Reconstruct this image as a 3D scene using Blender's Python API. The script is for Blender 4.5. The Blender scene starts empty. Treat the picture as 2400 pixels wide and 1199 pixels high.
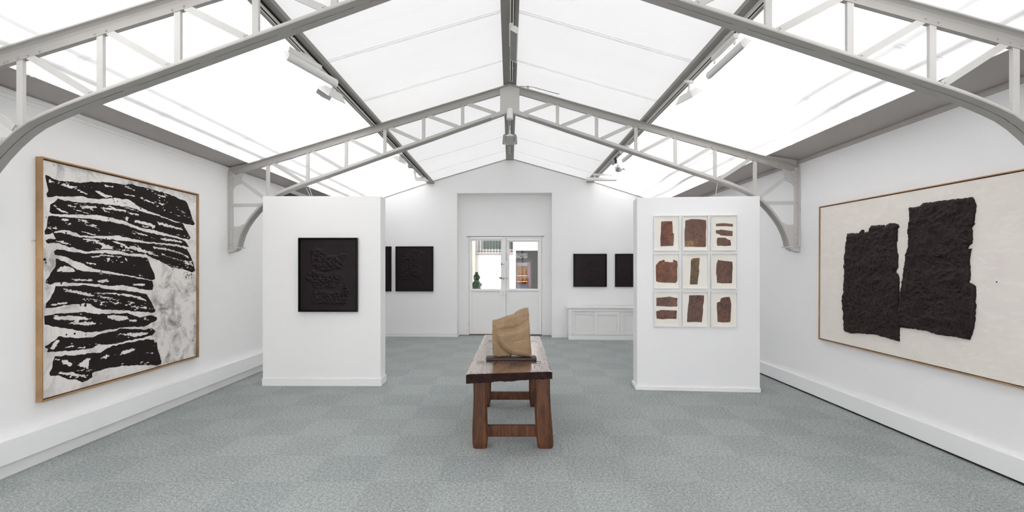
import bpy, bmesh, math, random
import numpy as np
from mathutils import Vector, Matrix

# ------------------------------------------------------------------ camera, sky, exposure
SC = bpy.context.scene
COL = SC.collection
R = math.radians
PI = math.pi

cam_d = bpy.data.cameras.new('camera')
cam_d.lens = 17.0
cam_d.sensor_width = 36.0
cam_d.sensor_fit = 'HORIZONTAL'
cam_d.shift_x = 5.0 / 2400
cam_d.shift_y = 27.5 / 2400
cam_d.clip_start = 0.05
cam_d.clip_end = 300
cam = bpy.data.objects.new('camera', cam_d)
COL.objects.link(cam)
cam.location = (0, 0, 1.6)
cam.rotation_euler = (R(90), 0, 0)
SC.camera = cam

world = bpy.data.worlds.new('overcast_sky')
SC.world = world
world.use_nodes = True
_bg = world.node_tree.nodes['Background']
_bg.inputs['Color'].default_value = (1.0, 0.984, 0.988, 1)
_bg.inputs['Strength'].default_value = 6.3

SC.view_settings.view_transform = 'Standard'
SC.view_settings.look = 'None'
SC.view_settings.exposure = 0.0
SC.view_settings.gamma = 1.0
SC.view_settings.use_curve_mapping = False
SC.cycles.max_bounces = 12
SC.cycles.diffuse_bounces = 7
SC.cycles.glossy_bounces = 3
SC.cycles.transmission_bounces = 6
SC.cycles.transparent_max_bounces = 8
SC.cycles.use_denoising = True
SC.cycles.caustics_reflective = False
SC.cycles.caustics_refractive = False

# ------------------------------------------------------------------ helpers: objects
def tag(o, label=None, cat=None, group=None, kind=None):
    if label: o['label'] = label
    if cat: o['category'] = cat
    if group: o['group'] = group
    if kind: o['kind'] = kind
    return o

def empty(name, loc=(0, 0, 0), rz=0.0, label=None, cat=None, group=None, kind=None, rot=None):
    o = bpy.data.objects.new(name, None)
    o.empty_display_size = 0.1
    COL.objects.link(o)
    o.location = loc
    o.rotation_euler = rot if rot else (0, 0, rz)
    return tag(o, label, cat, group, kind)

def copy_tree(o, parent=None):
    c = o.copy()
    COL.objects.link(c)
    c.parent = parent
    for ch in list(o.children):
        copy_tree(ch, c)
    return c

class MB:
    """Collects shapes; build() links them as one mesh object."""
    def __init__(s):
        s.v = []; s.f = []; s.sm = []
    def add(s, vs, fs, smooth=False, M=None):
        n = len(s.v)
        if M is not None:
            vs = [tuple(M @ Vector(p)) for p in vs]
        s.v += [tuple(p) for p in vs]
        s.f += [tuple(i + n for i in f) for f in fs]
        s.sm += [smooth] * len(fs)
        return s
    def box(s, x0, x1, y0, y1, z0, z1, M=None):
        return s.add([(x0,y0,z0),(x1,y0,z0),(x1,y1,z0),(x0,y1,z0),(x0,y0,z1),(x1,y0,z1),(x1,y1,z1),(x0,y1,z1)],
                     [(0,3,2,1),(4,5,6,7),(0,1,5,4),(1,2,6,5),(2,3,7,6),(3,0,4,7)], False, M)
    def quad(s, *p):
        return s.add(p, [tuple(range(len(p)))])
    def prism(s, poly, t0, t1, axis='y', M=None):
        """poly of 2-D points extruded along an axis (y: points are x,z; x: points are y,z; z: points are x,y)."""
        n = len(poly)
        def P(a, b, t):
            return {'y': (a, t, b), 'x': (t, a, b), 'z': (a, b, t)}[axis]
        vs = [P(a, b, t0) for a, b in poly] + [P(a, b, t1) for a, b in poly]
        fs = [tuple(range(n)), tuple(range(2*n-1, n-1, -1))]
        fs += [(i, i+n, (i+1) % n + n, (i+1) % n) for i in range(n)]
        return s.add(vs, fs, False, M)
    def bar(s, p0, p1, w, y0, y1):
        """flat bar in an x,z plane"""
        dx, dz = p1[0]-p0[0], p1[1]-p0[1]
        L = math.hypot(dx, dz); nx, nz = -dz/L*w/2, dx/L*w/2
        return s.prism([(p0[0]-nx,p0[1]-nz),(p1[0]-nx,p1[1]-nz),(p1[0]+nx,p1[1]+nz),(p0[0]+nx,p0[1]+nz)], y0, y1)
    def sweep(s, path, prof):
        """path: x,z points; prof: closed list of (y, n) with n along the upward normal"""
        m = len(prof); rings = []
        for i, p in enumerate(path):
            a = path[max(i-1, 0)]; b = path[min(i+1, len(path)-1)]
            dx, dz = b[0]-a[0], b[1]-a[1]; L = math.hypot(dx, dz)
            nx, nz = -dz/L, dx/L
            if nz < 0 or (abs(nz) < 1e-6 and nx < 0): pass
            rings.append([(p[0]+nx*n, y, p[1]+nz*n) for y, n in prof])
        vs = [q for r in rings for q in r]; fs = []
        for i in range(len(path)-1):
            for j in range(m):
                k = (j+1) % m
                fs.append((i*m+j, i*m+k, (i+1)*m+k, (i+1)*m+j))
        fs.append(tuple(range(m-1, -1, -1)))
        fs.append(tuple((len(path)-1)*m+j for j in range(m)))
        return s.add(vs, fs)
    def lathe(s, prof, n=20, M=None, smooth=True):
        """prof: (r, z) points, revolved round z"""
        vs, fs = [], []
        for r, z in prof:
            for i in range(n):
                a = 2*PI*i/n
                vs.append((r*math.cos(a), r*math.sin(a), z))
        for k in range(len(prof)-1):
            for i in range(n):
                j = (i+1) % n
                fs.append((k*n+i, k*n+j, (k+1)*n+j, (k+1)*n+i))
        if prof[0][0] > 1e-6: fs.append(tuple(range(n-1, -1, -1)))
        if prof[-1][0] > 1e-6: fs.append(tuple((len(prof)-1)*n+i for i in range(n)))
        return s.add(vs, fs, smooth, M)
    def tube(s, pts, r, n=8):
        pts = [Vector(p) for p in pts]; vs, fs = [], []
        for i, p in enumerate(pts):
            d = (pts[min(i+1, len(pts)-1)] - pts[max(i-1, 0)]).normalized()
            q = d.to_track_quat('Z', 'Y')
            for k in range(n):
                a = 2*PI*k/n
                vs.append(tuple(p + q @ Vector((r*math.cos(a), r*math.sin(a), 0))))
        for i in range(len(pts)-1):
            for k in range(n):
                j = (k+1) % n
                fs.append((i*n+k, i*n+j, (i+1)*n+j, (i+1)*n+k))
        fs.append(tuple(range(n-1, -1, -1))); fs.append(tuple((len(pts)-1)*n+k for k in range(n)))
        return s.add(vs, fs, True)
    def dome(s, c, r, axis=(0, -1, 0), n=8):
        q = Vector(axis).to_track_quat('Z', 'Y').to_matrix().to_4x4()
        prof = [(r, 0), (r*0.87, r*0.45), (r*0.5, r*0.75), (0.0, r*0.85)]
        return s.lathe(prof, n, Matrix.Translation(c) @ q)
    def build(s, name, m, parent=None, bevel=0.0, fix=True, seg=2, weld=True):
        me = bpy.data.meshes.new(name)
        me.from_pydata(s.v, [], s.f)
        me.polygons.foreach_set('use_smooth', s.sm)
        if weld or fix:
            bm = bmesh.new(); bm.from_mesh(me)
            if fix: bmesh.ops.recalc_face_normals(bm, faces=bm.faces)
            bm.to_mesh(me); bm.free()
        me.materials.append(m)
        o = bpy.data.objects.new(name, me)
        COL.objects.link(o)
        o.parent = parent
        if bevel > 0:
            b = o.modifiers.new('bevel', 'BEVEL'); b.width = bevel; b.segments = seg
            b.limit_method = 'ANGLE'; b.angle_limit = R(40)
        return o

# ------------------------------------------------------------------ helpers: numpy noise and outlines
def _hash(ix, iy, seed):
    h = (ix.astype(np.int64) * 374761393 + iy.astype(np.int64) * 668265263 + seed * 974634777) & 0x7fffffff
    h = ((h ^ (h >> 13)) * 1274126177) & 0x7fffffff
    return ((h ^ (h >> 16)) & 0xffff) / 65535.0

def vnoise(x, y, seed=0):
    x = np.asarray(x, float); y = np.asarray(y, float)
    ix = np.floor(x); iy = np.floor(y); fx = x-ix; fy = y-iy
    fx = fx*fx*(3-2*fx); fy = fy*fy*(3-2*fy)
    a = _hash(ix, iy, seed); b = _hash(ix+1, iy, seed); c = _hash(ix, iy+1, seed); d = _hash(ix+1, iy+1, seed)
    return (a*(1-fx)+b*fx)*(1-fy) + (c*(1-fx)+d*fx)*fy

def fbm(x, y, octv=4, seed=0, gain=0.5):
    t = 0; a = 1.0; n = 0
    for k in range(octv):
        t = t + a*vnoise(x*2**k + 17.3*k, y*2**k - 9.1*k, seed+k*7); n += a; a *= gain
    return t/n

def ridged(x, y, octv=4, seed=0, gain=0.55):
    t = 0; a = 1.0; n = 0
    for k in range(octv):
        v = 1-np.abs(2*vnoise(x*2**k + 5.7*k, y*2**k + 3.3*k, seed+k*11)-1)
        t = t + a*v**2; n += a; a *= gain
    return t/n

def sdf(px, py, poly):
    """signed distance to a closed outline, positive inside"""
    P = np.asarray(poly, float); n = len(P)
    best = np.full(px.shape, 1e9); ins = np.zeros(px.shape, bool)
    for i in range(n):
        ax, ay = P[i]; bx, by = P[(i+1) % n]
        dx, dy = bx-ax, by-ay; L = dx*dx+dy*dy+1e-12
        t = np.clip(((px-ax)*dx+(py-ay)*dy)/L, 0, 1)
        best = np.minimum(best, np.hypot(px-ax-t*dx, py-ay-t*dy))
        c = ((ay > py) != (by > py)) & (px < (bx-ax)*(py-ay)/(by-ay+1e-12)+ax)
        ins ^= c
    return np.where(ins, best, -best)

def relief_sheet(name, m, parent, poly, cell, height, thick, ragged=0.0, rs=60.0, seed=1, y0=0.0, smooth=True):
    """A closed solid cut to an outline in x,z: front relief at y = y0 - height(x, z), back at y0 + thick."""
    P = np.asarray(poly, float)
    lo = P.min(0)-cell*2; hi = P.max(0)+cell*2
    nx = int((hi[0]-lo[0])/cell)+2; nz = int((hi[1]-lo[1])/cell)+2
    gx, gz = np.meshgrid(lo[0]+cell*np.arange(nx), lo[1]+cell*np.arange(nz), indexing='ij')
    def D(x, z):
        d = sdf(x, z, P)
        if ragged: d = d + ragged*(fbm(x*rs, z*rs, 3, seed)-0.5)*2
        return d
    d = D(gx, gz)
    inside = d > 0
    cellin = inside[:-1, :-1] | inside[1:, :-1] | inside[1:, 1:] | inside[:-1, 1:]
    e = cell*0.25
    ddx = (D(gx+e, gz)-D(gx-e, gz))/(2*e); ddz = (D(gx, gz+e)-D(gx, gz-e))/(2*e)
    L = np.maximum(np.hypot(ddx, ddz), 0.5)
    out = ~inside
    sx = np.where(out, gx - np.clip(d, -1.6*cell, 0)*ddx/L**2, gx)
    sz = np.where(out, gz - np.clip(d, -1.6*cell, 0)*ddz/L**2, gz)
    use = np.zeros((nx, nz), bool)
    use[:-1, :-1] |= cellin; use[1:, :-1] |= cellin; use[1:, 1:] |= cellin; use[:-1, 1:] |= cellin
    idx = -np.ones((nx, nz), int); idx[use] = np.arange(use.sum())
    X = sx[use]; Z = sz[use]; n = len(X)
    hgt = height(X, Z, np.maximum(D(X, Z), 0))
    vs = np.concatenate([np.stack([X, y0-hgt, Z], 1), np.stack([X, np.full(n, y0+thick), Z], 1)])
    ci, cj = np.nonzero(cellin)
    a = idx[ci, cj]; b = idx[ci+1, cj]; c = idx[ci+1, cj+1]; dd = idx[ci, cj+1]
    front = np.stack([a, b, c, dd], 1); back = np.stack([dd, c, b, a], 1)+n
    pad = np.zeros((cellin.shape[0]+2, cellin.shape[1]+2), bool); pad[1:-1, 1:-1] = cellin
    sides = []
    for (oi, oj, e0, e1) in ((0, -1, (0, 0), (1, 0)), (1, 0, (1, 0), (1, 1)), (0, 1, (1, 1), (0, 1)), (-1, 0, (0, 1), (0, 0))):
        k = ~pad[ci+1+oi, cj+1+oj]
        p = idx[ci[k]+e0[0], cj[k]+e0[1]]; q = idx[ci[k]+e1[0], cj[k]+e1[1]]
        sides.append(np.stack([q, p, p+n, q+n], 1))
    F = np.concatenate([front, back]+sides)
    me = bpy.data.meshes.new(name)
    me.from_pydata(vs.tolist(), [], F.tolist())
    sm = np.zeros(len(F), bool); sm[:len(front)] = smooth
    me.polygons.foreach_set('use_smooth', sm)
    me.materials.append(m)
    o = bpy.data.objects.new(name, me); COL.objects.link(o); o.parent = parent
    return o

# ------------------------------------------------------------------ helpers: materials
def srgb(r, g, b):
    def f(c):
        c /= 255.0
        return c/12.92 if c <= 0.04045 else ((c+0.055)/1.055)**2.4
    return (f(r), f(g), f(b), 1)

class Mat:
    def __init__(s, name):
        s.m = bpy.data.materials.new(name); s.m.use_nodes = True
        s.nt = s.m.node_tree; s.p = s.nt.nodes['Principled BSDF']; s.L = s.nt.links
    def n(s, t, **kw):
        nd = s.nt.nodes.new(t)
        for k, v in kw.items():
            if k in nd.inputs.keys(): nd.inputs[k].default_value = v
            else: setattr(nd, k, v)
        return nd
    def link(s, a, b): s.L.new(a, b)
    def coord(s, scale=(1, 1, 1), kind='Object'):
        tc = s.n('ShaderNodeTexCoord'); mp = s.n('ShaderNodeMapping')
        mp.inputs['Scale'].default_value = scale
        s.link(tc.outputs[kind], mp.inputs['Vector'])
        return mp.outputs['Vector']
    def noise(s, vec, scale=5, detail=4, rough=0.5, dist=0.0):
        nd = s.n('ShaderNodeTexNoise'); nd.inputs['Scale'].default_value = scale
        nd.inputs['Detail'].default_value = detail; nd.inputs['Roughness'].default_value = rough
        nd.inputs['Distortion'].default_value = dist
        s.link(vec, nd.inputs['Vector']); return nd.outputs['Fac']
    def ramp(s, fac, stops, interp='LINEAR'):
        r = s.n('ShaderNodeValToRGB'); r.color_ramp.interpolation = interp
        e = r.color_ramp.elements
        while len(e) < len(stops): e.new(0.5)
        for k, (p, c) in enumerate(stops):
            e[k].position = p; e[k].color = c if len(c) == 4 else (*c, 1)
        s.link(fac, r.inputs['Fac']); return r.outputs['Color']
    def mix(s, fac, a, b, mode='MIX'):
        x = s.n('ShaderNodeMix'); x.data_type = 'RGBA'; x.blend_type = mode
        for k, v in ((0, fac), (6, a), (7, b)):
            if hasattr(v, 'is_linked') or hasattr(v, 'links'): s.link(v, x.inputs[k])
            else: x.inputs[k].default_value = v
        return x.outputs[2]
    def math(s, op, a, b=0.0):
        x = s.n('ShaderNodeMath'); x.operation = op
        for k, v in ((0, a), (1, b)):
            if hasattr(v, 'links'): s.link(v, x.inputs[k])
            else: x.inputs[k].default_value = v
        return x.outputs[0]
    def bump(s, h, strength=0.2, dist=0.01):
        b = s.n('ShaderNodeBump'); b.inputs['Strength'].default_value = strength; b.inputs['Distance'].default_value = dist
        s.link(h, b.inputs['Height']); s.link(b.outputs['Normal'], s.p.inputs['Normal'])
    def base(s, c):
        if hasattr(c, 'links'): s.link(c, s.p.inputs['Base Color'])
        else: s.p.inputs['Base Color'].default_value = c
    def set(s, rough=0.5, spec=0.5, metal=0.0):
        s.p.inputs['Roughness'].default_value = rough
        s.p.inputs['Specular IOR Level'].default_value = spec
        s.p.inputs['Metallic'].default_value = metal
        return s

def paint(name, c, rough=0.6, spec=0.3, var=0.03, bump=0.05, scale=3.0):
    """painted surface with faint unevenness"""
    M = Mat(name); v = M.coord()
    n = M.noise(v, scale, 4, 0.6)
    d = tuple(x*(1-var) for x in c[:3]) + (1,)
    M.base(M.mix(n, d, c)); M.set(rough, spec)
    if bump: M.bump(M.noise(v, 90, 3), bump, 0.002)
    return M.m

WHITE = paint('white_wall_paint', (0.885, 0.88, 0.877, 1), 0.75, 0.2)
WHITE_R = paint('white_wall_paint_cool', (0.865, 0.86, 0.865, 1), 0.75, 0.2)  # weaker light on the right wall is put into this greyer white
PANELW = paint('white_panel_paint', (0.88, 0.875, 0.868, 1), 0.7, 0.2, 0.02)
DOORW = paint('white_door_gloss', (0.87, 0.86, 0.855, 1), 0.4, 0.4, 0.03)
SKIRT = paint('white_skirting_paint', (0.86, 0.86, 0.865, 1), 0.5, 0.35, 0.03)
STEEL = paint('light_grey_steel_paint', (0.56, 0.55, 0.53, 1), 0.5, 0.4, 0.06, 0.1, 5)
CHORD = paint('grey_chord_paint', (0.40, 0.385, 0.365, 1), 0.5, 0.4, 0.08, 0.1, 5)  # grey-brown chords, darkened further for the shade on their undersides
DARKSTEEL = paint('grey_beam_paint', (0.34, 0.325, 0.305, 1), 0.6, 0.3, 0.15, 0.1, 4)
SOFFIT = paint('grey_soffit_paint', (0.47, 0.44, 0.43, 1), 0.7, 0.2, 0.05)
LAMPW = paint('white_lamp_enamel', (0.78, 0.77, 0.75, 1), 0.4, 0.4, 0.02)
LAMPG = paint('grey_lamp_louvre', (0.33, 0.33, 0.32, 1), 0.45, 0.4, 0.05)
GAP = paint('dark_gap', (0.03, 0.028, 0.026, 1), 0.9, 0.1)

def metal(name, c, rough=0.25):
    M = Mat(name); v = M.coord(); n = M.noise(v, 30, 3)
    M.base(M.mix(n, c, tuple(x*0.85 for x in c[:3])+(1,))); M.set(rough, 0.5, 1.0)
    return M.m
CHROME = metal('chrome', (0.75, 0.75, 0.76, 1), 0.2)
BLACKM = paint('black_plastic', (0.02, 0.02, 0.022, 1), 0.4, 0.4)

def glass_mat():
    M = Mat('window_glass'); nt = M.nt
    out = nt.nodes['Material Output']
    tr = M.n('ShaderNodeBsdfTransparent'); tr.inputs['Color'].default_value = (0.985, 0.99, 0.985, 1)
    gl = M.n('ShaderNodeBsdfGlossy'); gl.inputs['Roughness'].default_value = 0.02
    fr = M.n('ShaderNodeLayerWeight'); fr.inputs['Blend'].default_value = 0.5
    ff = M.math('ADD', M.math('MULTIPLY', M.math('POWER', fr.outputs['Facing'], 5.0), 0.9), 0.018)
    v = M.coord(); f = M.math('MULTIPLY', ff, M.ramp(M.noise(v, 2, 2), [(0, (0.9, 0.9, 0.9)), (1, (1, 1, 1))]))
    mx = M.n('ShaderNodeMixShader'); M.link(f, mx.inputs[0]); M.link(tr.outputs[0], mx.inputs[1]); M.link(gl.outputs[0], mx.inputs[2])
    M.link(mx.outputs[0], out.inputs['Surface'])
    nt.nodes.remove(M.p)
    return M.m
GLASS = glass_mat()

def skylight_mat(name, T, RF):
    """translucent ribbed sheeting: scatters the daylight that falls on it from outside"""
    M = Mat(name); nt = M.nt; out = nt.nodes['Material Output']
    v = M.coord((1, 1, 1))
    big = M.noise(v, 0.55, 3, 0.5)
    w = M.n('ShaderNodeTexWave'); w.wave_type = 'BANDS'; w.bands_direction = 'Y'
    w.inputs['Scale'].default_value = 7.0; w.inputs['Distortion'].default_value = 0.3
    M.link(v, w.inputs['Vector'])
    st = M.noise(M.coord((0.5, 3.0, 0.5)), 1.6, 4, 0.6)
    t = M.ramp(big, [(0.25, (0.93, 0.94, 0.95)), (0.75, (1.0, 1.0, 1.0))])
    t = M.mix(M.math('MULTIPLY', w.outputs['Fac'], 0.03), t, (0.75, 0.76, 0.77, 1))
    t = M.mix(M.ramp(st, [(0.52, (0, 0, 0)), (0.85, (0.22, 0.22, 0.22))]), t, (0.80, 0.79, 0.78, 1))
    tl = M.n('ShaderNodeBsdfTranslucent'); df = M.n('ShaderNodeBsdfDiffuse')
    M.link(M.mix(1.0, t, (T, T, T*0.998, 1), 'MULTIPLY'), tl.inputs['Color'])
    M.link(M.mix(1.0, t, (RF, RF, RF, 1), 'MULTIPLY'), df.inputs['Color'])
    ad = M.n('ShaderNodeAddShader'); M.link(tl.outputs[0], ad.inputs[0]); M.link(df.outputs[0], ad.inputs[1])
    M.link(ad.outputs[0], out.inputs['Surface']); nt.nodes.remove(M.p)
    return M.m
SHEET = skylight_mat('translucent_roof_sheet', 0.345, 0.58)
SHEET_UP = skylight_mat('double_translucent_sheet', 0.113, 0.60)  # upper slopes pass less daylight, set low to keep them from clipping

def carpet_mat():
    M = Mat('grey_green_carpet_tiles')
    tc = M.n('ShaderNodeTexCoord'); sep = M.n('ShaderNodeSeparateXYZ'); M.link(tc.outputs['Object'], sep.inputs[0])
    fx = M.math('FLOOR', M.math('MULTIPLY', M.math('ADD', sep.outputs['X'], 0.045), 2.0))
    fy = M.math('FLOOR', M.math('MULTIPLY', M.math('ADD', sep.outputs['Y'], -0.115), 2.0))
    ck = M.math('MODULO', M.math('ABSOLUTE', M.math('ADD', fx, fy)), 2.0)
    cb = M.n('ShaderNodeCombineXYZ'); M.link(fx, cb.inputs[0]); M.link(fy, cb.inputs[1])
    wn = M.n('ShaderNodeTexWhiteNoise'); M.link(cb.outputs[0], wn.inputs['Vector'])
    v = M.coord()
    pile = M.noise(v, 120, 2, 0.7); pile2 = M.noise(v, 45, 2, 0.6); big = M.noise(v, 0.8, 3)
    c = M.mix(ck, (0.318, 0.344, 0.344, 1), (0.352, 0.379, 0.376, 1))  # pile-direction sheen of turned tiles put into alternating colours
    c = M.mix(M.math('MULTIPLY', wn.outputs['Value'], 0.55), c, (0.338, 0.356, 0.348, 1))
    sp = M.math('ADD', M.math('MULTIPLY', pile, 0.65), M.math('MULTIPLY', pile2, 0.35))
    c = M.mix(1.0, c, M.ramp(sp, [(0.34, (0.50, 0.50, 0.50)), (0.50, (1, 1, 1)), (0.66, (1.7, 1.7, 1.65))]), 'MULTIPLY')
    c = M.mix(1.0, c, M.ramp(big, [(0.2, (0.92, 0.92, 0.92)), (0.8, (1.06, 1.06, 1.05))]), 'MULTIPLY')
    M.base(c); M.set(0.95, 0.1); M.bump(pile, 0.5, 0.006)
    return M.m
CARPET = carpet_mat()

def wood_mat(name, c0, c1, c2, rough, spec, scale=(1, 9, 9), bump=0.15, coat=0.0):
    M = Mat(name); v = M.coord(scale)
    n = M.noise(v, 3.0, 6, 0.62, 0.8); n2 = M.noise(v, 14, 4, 0.6, 0.3); k = M.noise(M.coord(), 2.5, 3)
    c = M.ramp(n, [(0.25, c0), (0.5, c1), (0.75, c2)])
    c = M.mix(M.ramp(n2, [(0.45, (0, 0, 0)), (0.75, (0.6, 0.6, 0.6))]), c, c0 if len(c0) == 4 else (*c0, 1))
    c = M.mix(1.0, c, M.ramp(k, [(0.3, (0.75, 0.75, 0.75)), (0.7, (1.15, 1.12, 1.1))]), 'MULTIPLY')
    M.base(c); M.set(rough, spec)
    M.p.inputs['Coat Weight'].default_value = coat; M.p.inputs['Coat Roughness'].default_value = 0.22
    M.bump(M.math('ADD', n2, n), bump, 0.004)
    return M.m
OAKF = wood_mat('oak_frame_wood', (0.34, 0.20, 0.095, 1), (0.42, 0.26, 0.13, 1), (0.50, 0.32, 0.17, 1), 0.5, 0.4, (9, 1, 1.2), 0.05)
OAKI = wood_mat('dark_rebate_wood', (0.09, 0.045, 0.02, 1), (0.13, 0.06, 0.03, 1), (0.16, 0.08, 0.04, 1), 0.6, 0.3, (9, 1, 1), 0.05)
BENCH_TOP = wood_mat('polished_dark_walnut', (0.06, 0.026, 0.018, 1), (0.13, 0.055, 0.030, 1), (0.22, 0.10, 0.05, 1), 0.28, 0.8, (7, 1.2, 7), 0.06, 1.0)
for _n in BENCH_TOP.node_tree.nodes:
    if _n.type == 'BSDF_PRINCIPLED':
        _n.inputs['Coat Weight'].default_value = 0.3; _pr = _n
_nt = BENCH_TOP.node_tree
_tc = _nt.nodes.new('ShaderNodeTexCoord'); _mp = _nt.nodes.new('ShaderNodeMapping'); _mp.inputs['Scale'].default_value = (26, 3.5, 5); _nz = _nt.nodes.new('ShaderNodeTexNoise')
_nz.inputs['Scale'].default_value = 2.0; _nz.inputs['Detail'].default_value = 6; _nz.inputs['Roughness'].default_value = 0.65
_rr = _nt.nodes.new('ShaderNodeMapRange'); _rr.inputs['From Min'].default_value = 0.35; _rr.inputs['From Max'].default_value = 0.6; _rr.inputs['To Min'].default_value = 0.62; _rr.inputs['To Max'].default_value = 0.95
_nt.links.new(_tc.outputs['Object'], _mp.inputs['Vector']); _nt.links.new(_mp.outputs[0], _nz.inputs['Vector']); _nt.links.new(_nz.outputs['Fac'], _rr.inputs['Value'])
_lw = _nt.nodes.new('ShaderNodeLayerWeight'); _lw.inputs['Blend'].default_value = 0.5
_p1 = _nt.nodes.new('ShaderNodeMath'); _p1.operation = 'POWER'; _p1.inputs[1].default_value = 2.4
_p2 = _nt.nodes.new('ShaderNodeMath'); _p2.operation = 'MULTIPLY_ADD'; _p2.inputs[1].default_value = 0.92; _p2.inputs[2].default_value = 0.05
_gl = _nt.nodes.new('ShaderNodeBsdfGlossy'); _gl.inputs['Roughness'].default_value = 0.17; _gl.inputs['Color'].default_value = (0.98, 0.93, 0.91, 1)
_mx = _nt.nodes.new('ShaderNodeMixShader')
for _a, _b in ((_lw.outputs['Facing'], _p1.inputs[0]), (_p1.outputs[0], _p2.inputs[0]), (_rr.outputs[0], _p2.inputs[1]), (_p2.outputs[0], _mx.inputs[0]), (_pr.outputs[0], _mx.inputs[1]), (_gl.outputs[0], _mx.inputs[2]), (_mx.outputs[0], _nt.nodes['Material Output'].inputs['Surface'])):
    _nt.links.new(_a, _b)
BENCH_LEG = wood_mat('worn_brown_wood', (0.030, 0.009, 0.004, 1), (0.105, 0.036, 0.013, 1), (0.19, 0.072, 0.026, 1), 0.5, 0.4, (9, 9, 1.2), 0.25)
BENCH_END = wood_mat('dark_end_grain', (0.008, 0.0035, 0.0035, 1), (0.022, 0.009, 0.008, 1), (0.065, 0.026, 0.02, 1), 0.6, 0.15, (5, 5, 9), 0.9)
PLINTH = wood_mat('dark_plinth_wood', (0.03, 0.014, 0.012, 1), (0.05, 0.025, 0.02, 1), (0.08, 0.04, 0.035, 1), 0.45, 0.4, (1, 8, 8), 0.1)

def stone_mat():
    M = Mat('ochre_sandstone'); v = M.coord()
    n = M.noise(v, 7, 5, 0.6); g = M.noise(v, 220, 2, 0.7); b = M.noise(v, 40, 4, 0.6)
    c = M.ramp(n, [(0.3, (0.25, 0.17, 0.10, 1)), (0.55, (0.34, 0.235, 0.14, 1)), (0.75, (0.43, 0.31, 0.195, 1))])
    c = M.mix(M.ramp(g, [(0.60, (0, 0, 0)), (0.72, (0.55, 0.55, 0.55))]), c, (0.62, 0.5, 0.35, 1))
    c = M.mix(M.ramp(g, [(0.30, (0.5, 0.5, 0.5)), (0.40, (0, 0, 0))]), c, (0.16, 0.10, 0.05, 1))
    M.base(c); M.set(0.85, 0.25); M.bump(M.math('ADD', g, b), 0.5, 0.004)
    return M.m
STONE = stone_mat()

def canvas_mat():
    """white canvas with grey washes; the mesh carries where the black ink lies"""
    M = Mat('ink_painted_canvas'); v = M.coord()
    at = M.n('ShaderNodeAttribute'); at.attribute_name = 'ink'
    wa = M.n('ShaderNodeAttribute'); wa.attribute_name = 'wash'
    n1 = M.noise(v, 4.5, 9, 0.74, 0.7); n2 = M.noise(M.coord((1, 1, 2.0)), 9.0, 7, 0.7, 0.9)
    c = M.ramp(n1, [(0.32, (0.12, 0.115, 0.112)), (0.42, (0.42, 0.40, 0.385)), (0.54, (0.76, 0.735, 0.705)), (1, (0.82, 0.79, 0.765))])
    clean = M.ramp(n2, [(0.30, (0.55, 0.54, 0.52)), (0.46, (0.80, 0.77, 0.745)), (1, (0.84, 0.81, 0.785))])
    c = M.mix(wa.outputs['Fac'], clean, c)
    edge = M.math('ADD', at.outputs['Fac'], M.math('MULTIPLY', M.math('SUBTRACT', M.noise(v, 90, 3, 0.7), 0.5), 0.35))
    f = M.ramp(edge, [(0.47, (0, 0, 0)), (0.53, (1, 1, 1))])
    ink = M.mix(M.noise(v, 20, 4), (0.012, 0.008, 0.008, 1), (0.024, 0.017, 0.017, 1))
    M.base(M.mix(f, c, ink)); M.set(0.75, 0.15)
    M.bump(M.math('ADD', M.noise(v, 60, 4), M.math('MULTIPLY', at.outputs['Fac'], 0.5)), 0.25, 0.003)
    return M.m
INK_CANVAS = canvas_mat()

def cream_mat():
    M = Mat('cream_painted_canvas'); v = M.coord((1, 1, 1.6))
    n = M.noise(v, 2.2, 6, 0.65, 0.6); n2 = M.noise(M.coord((1, 1, 2.5)), 7, 6, 0.6, 0.8); n3 = M.noise(M.coord((1, 1, 2)), 30, 3)
    c = M.ramp(n, [(0.3, (0.75, 0.715, 0.655)), (0.5, (0.79, 0.745, 0.69)), (0.7, (0.755, 0.695, 0.66))])
    c = M.mix(M.ramp(n2, [(0.52, (0, 0, 0)), (0.62, (0.5, 0.5, 0.5)), (0.72, (0, 0, 0))]), c, (0.83, 0.815, 0.77, 1))
    M.base(c); M.set(0.75, 0.2); M.bump(M.math('ADD', n2, M.math('MULTIPLY', n3, 0.25)), 0.4, 0.005)
    return M.m
CREAM = cream_mat()

def black_paper(name, c=(0.013, 0.0095, 0.0098), hi=(0.026, 0.019, 0.0195), rough=0.6, spec=0.22, bs=0.5):
    M = Mat(name); v = M.coord()
    M.base(M.mix(M.noise(v, 9, 5), (*c, 1), (*hi, 1))); M.set(rough, spec)
    M.bump(M.noise(v, 120, 3), bs, 0.002)
    return M.m
BPAPER = black_paper('crumpled_black_paper', (0.012, 0.0070, 0.0074), (0.023, 0.014, 0.0145), 0.55, 0.20, 0.6)
BRELIEF = black_paper('black_impasto', (0.008, 0.0045, 0.0053), (0.015, 0.0085, 0.0098), 0.42, 0.22, 0.25)
BFRAME = paint('black_frame_lacquer', (0.003, 0.003, 0.004, 1), 0.4, 0.2, 0.1, 0.02)
WFRAME = paint('white_frame_lacquer', (0.82, 0.81, 0.80, 1), 0.4, 0.35, 0.02, 0.02)
MATBOARD = paint('cream_paper', (0.95, 0.90, 0.845, 1), 0.85, 0.15, 0.03, 0.05, 12)

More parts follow.
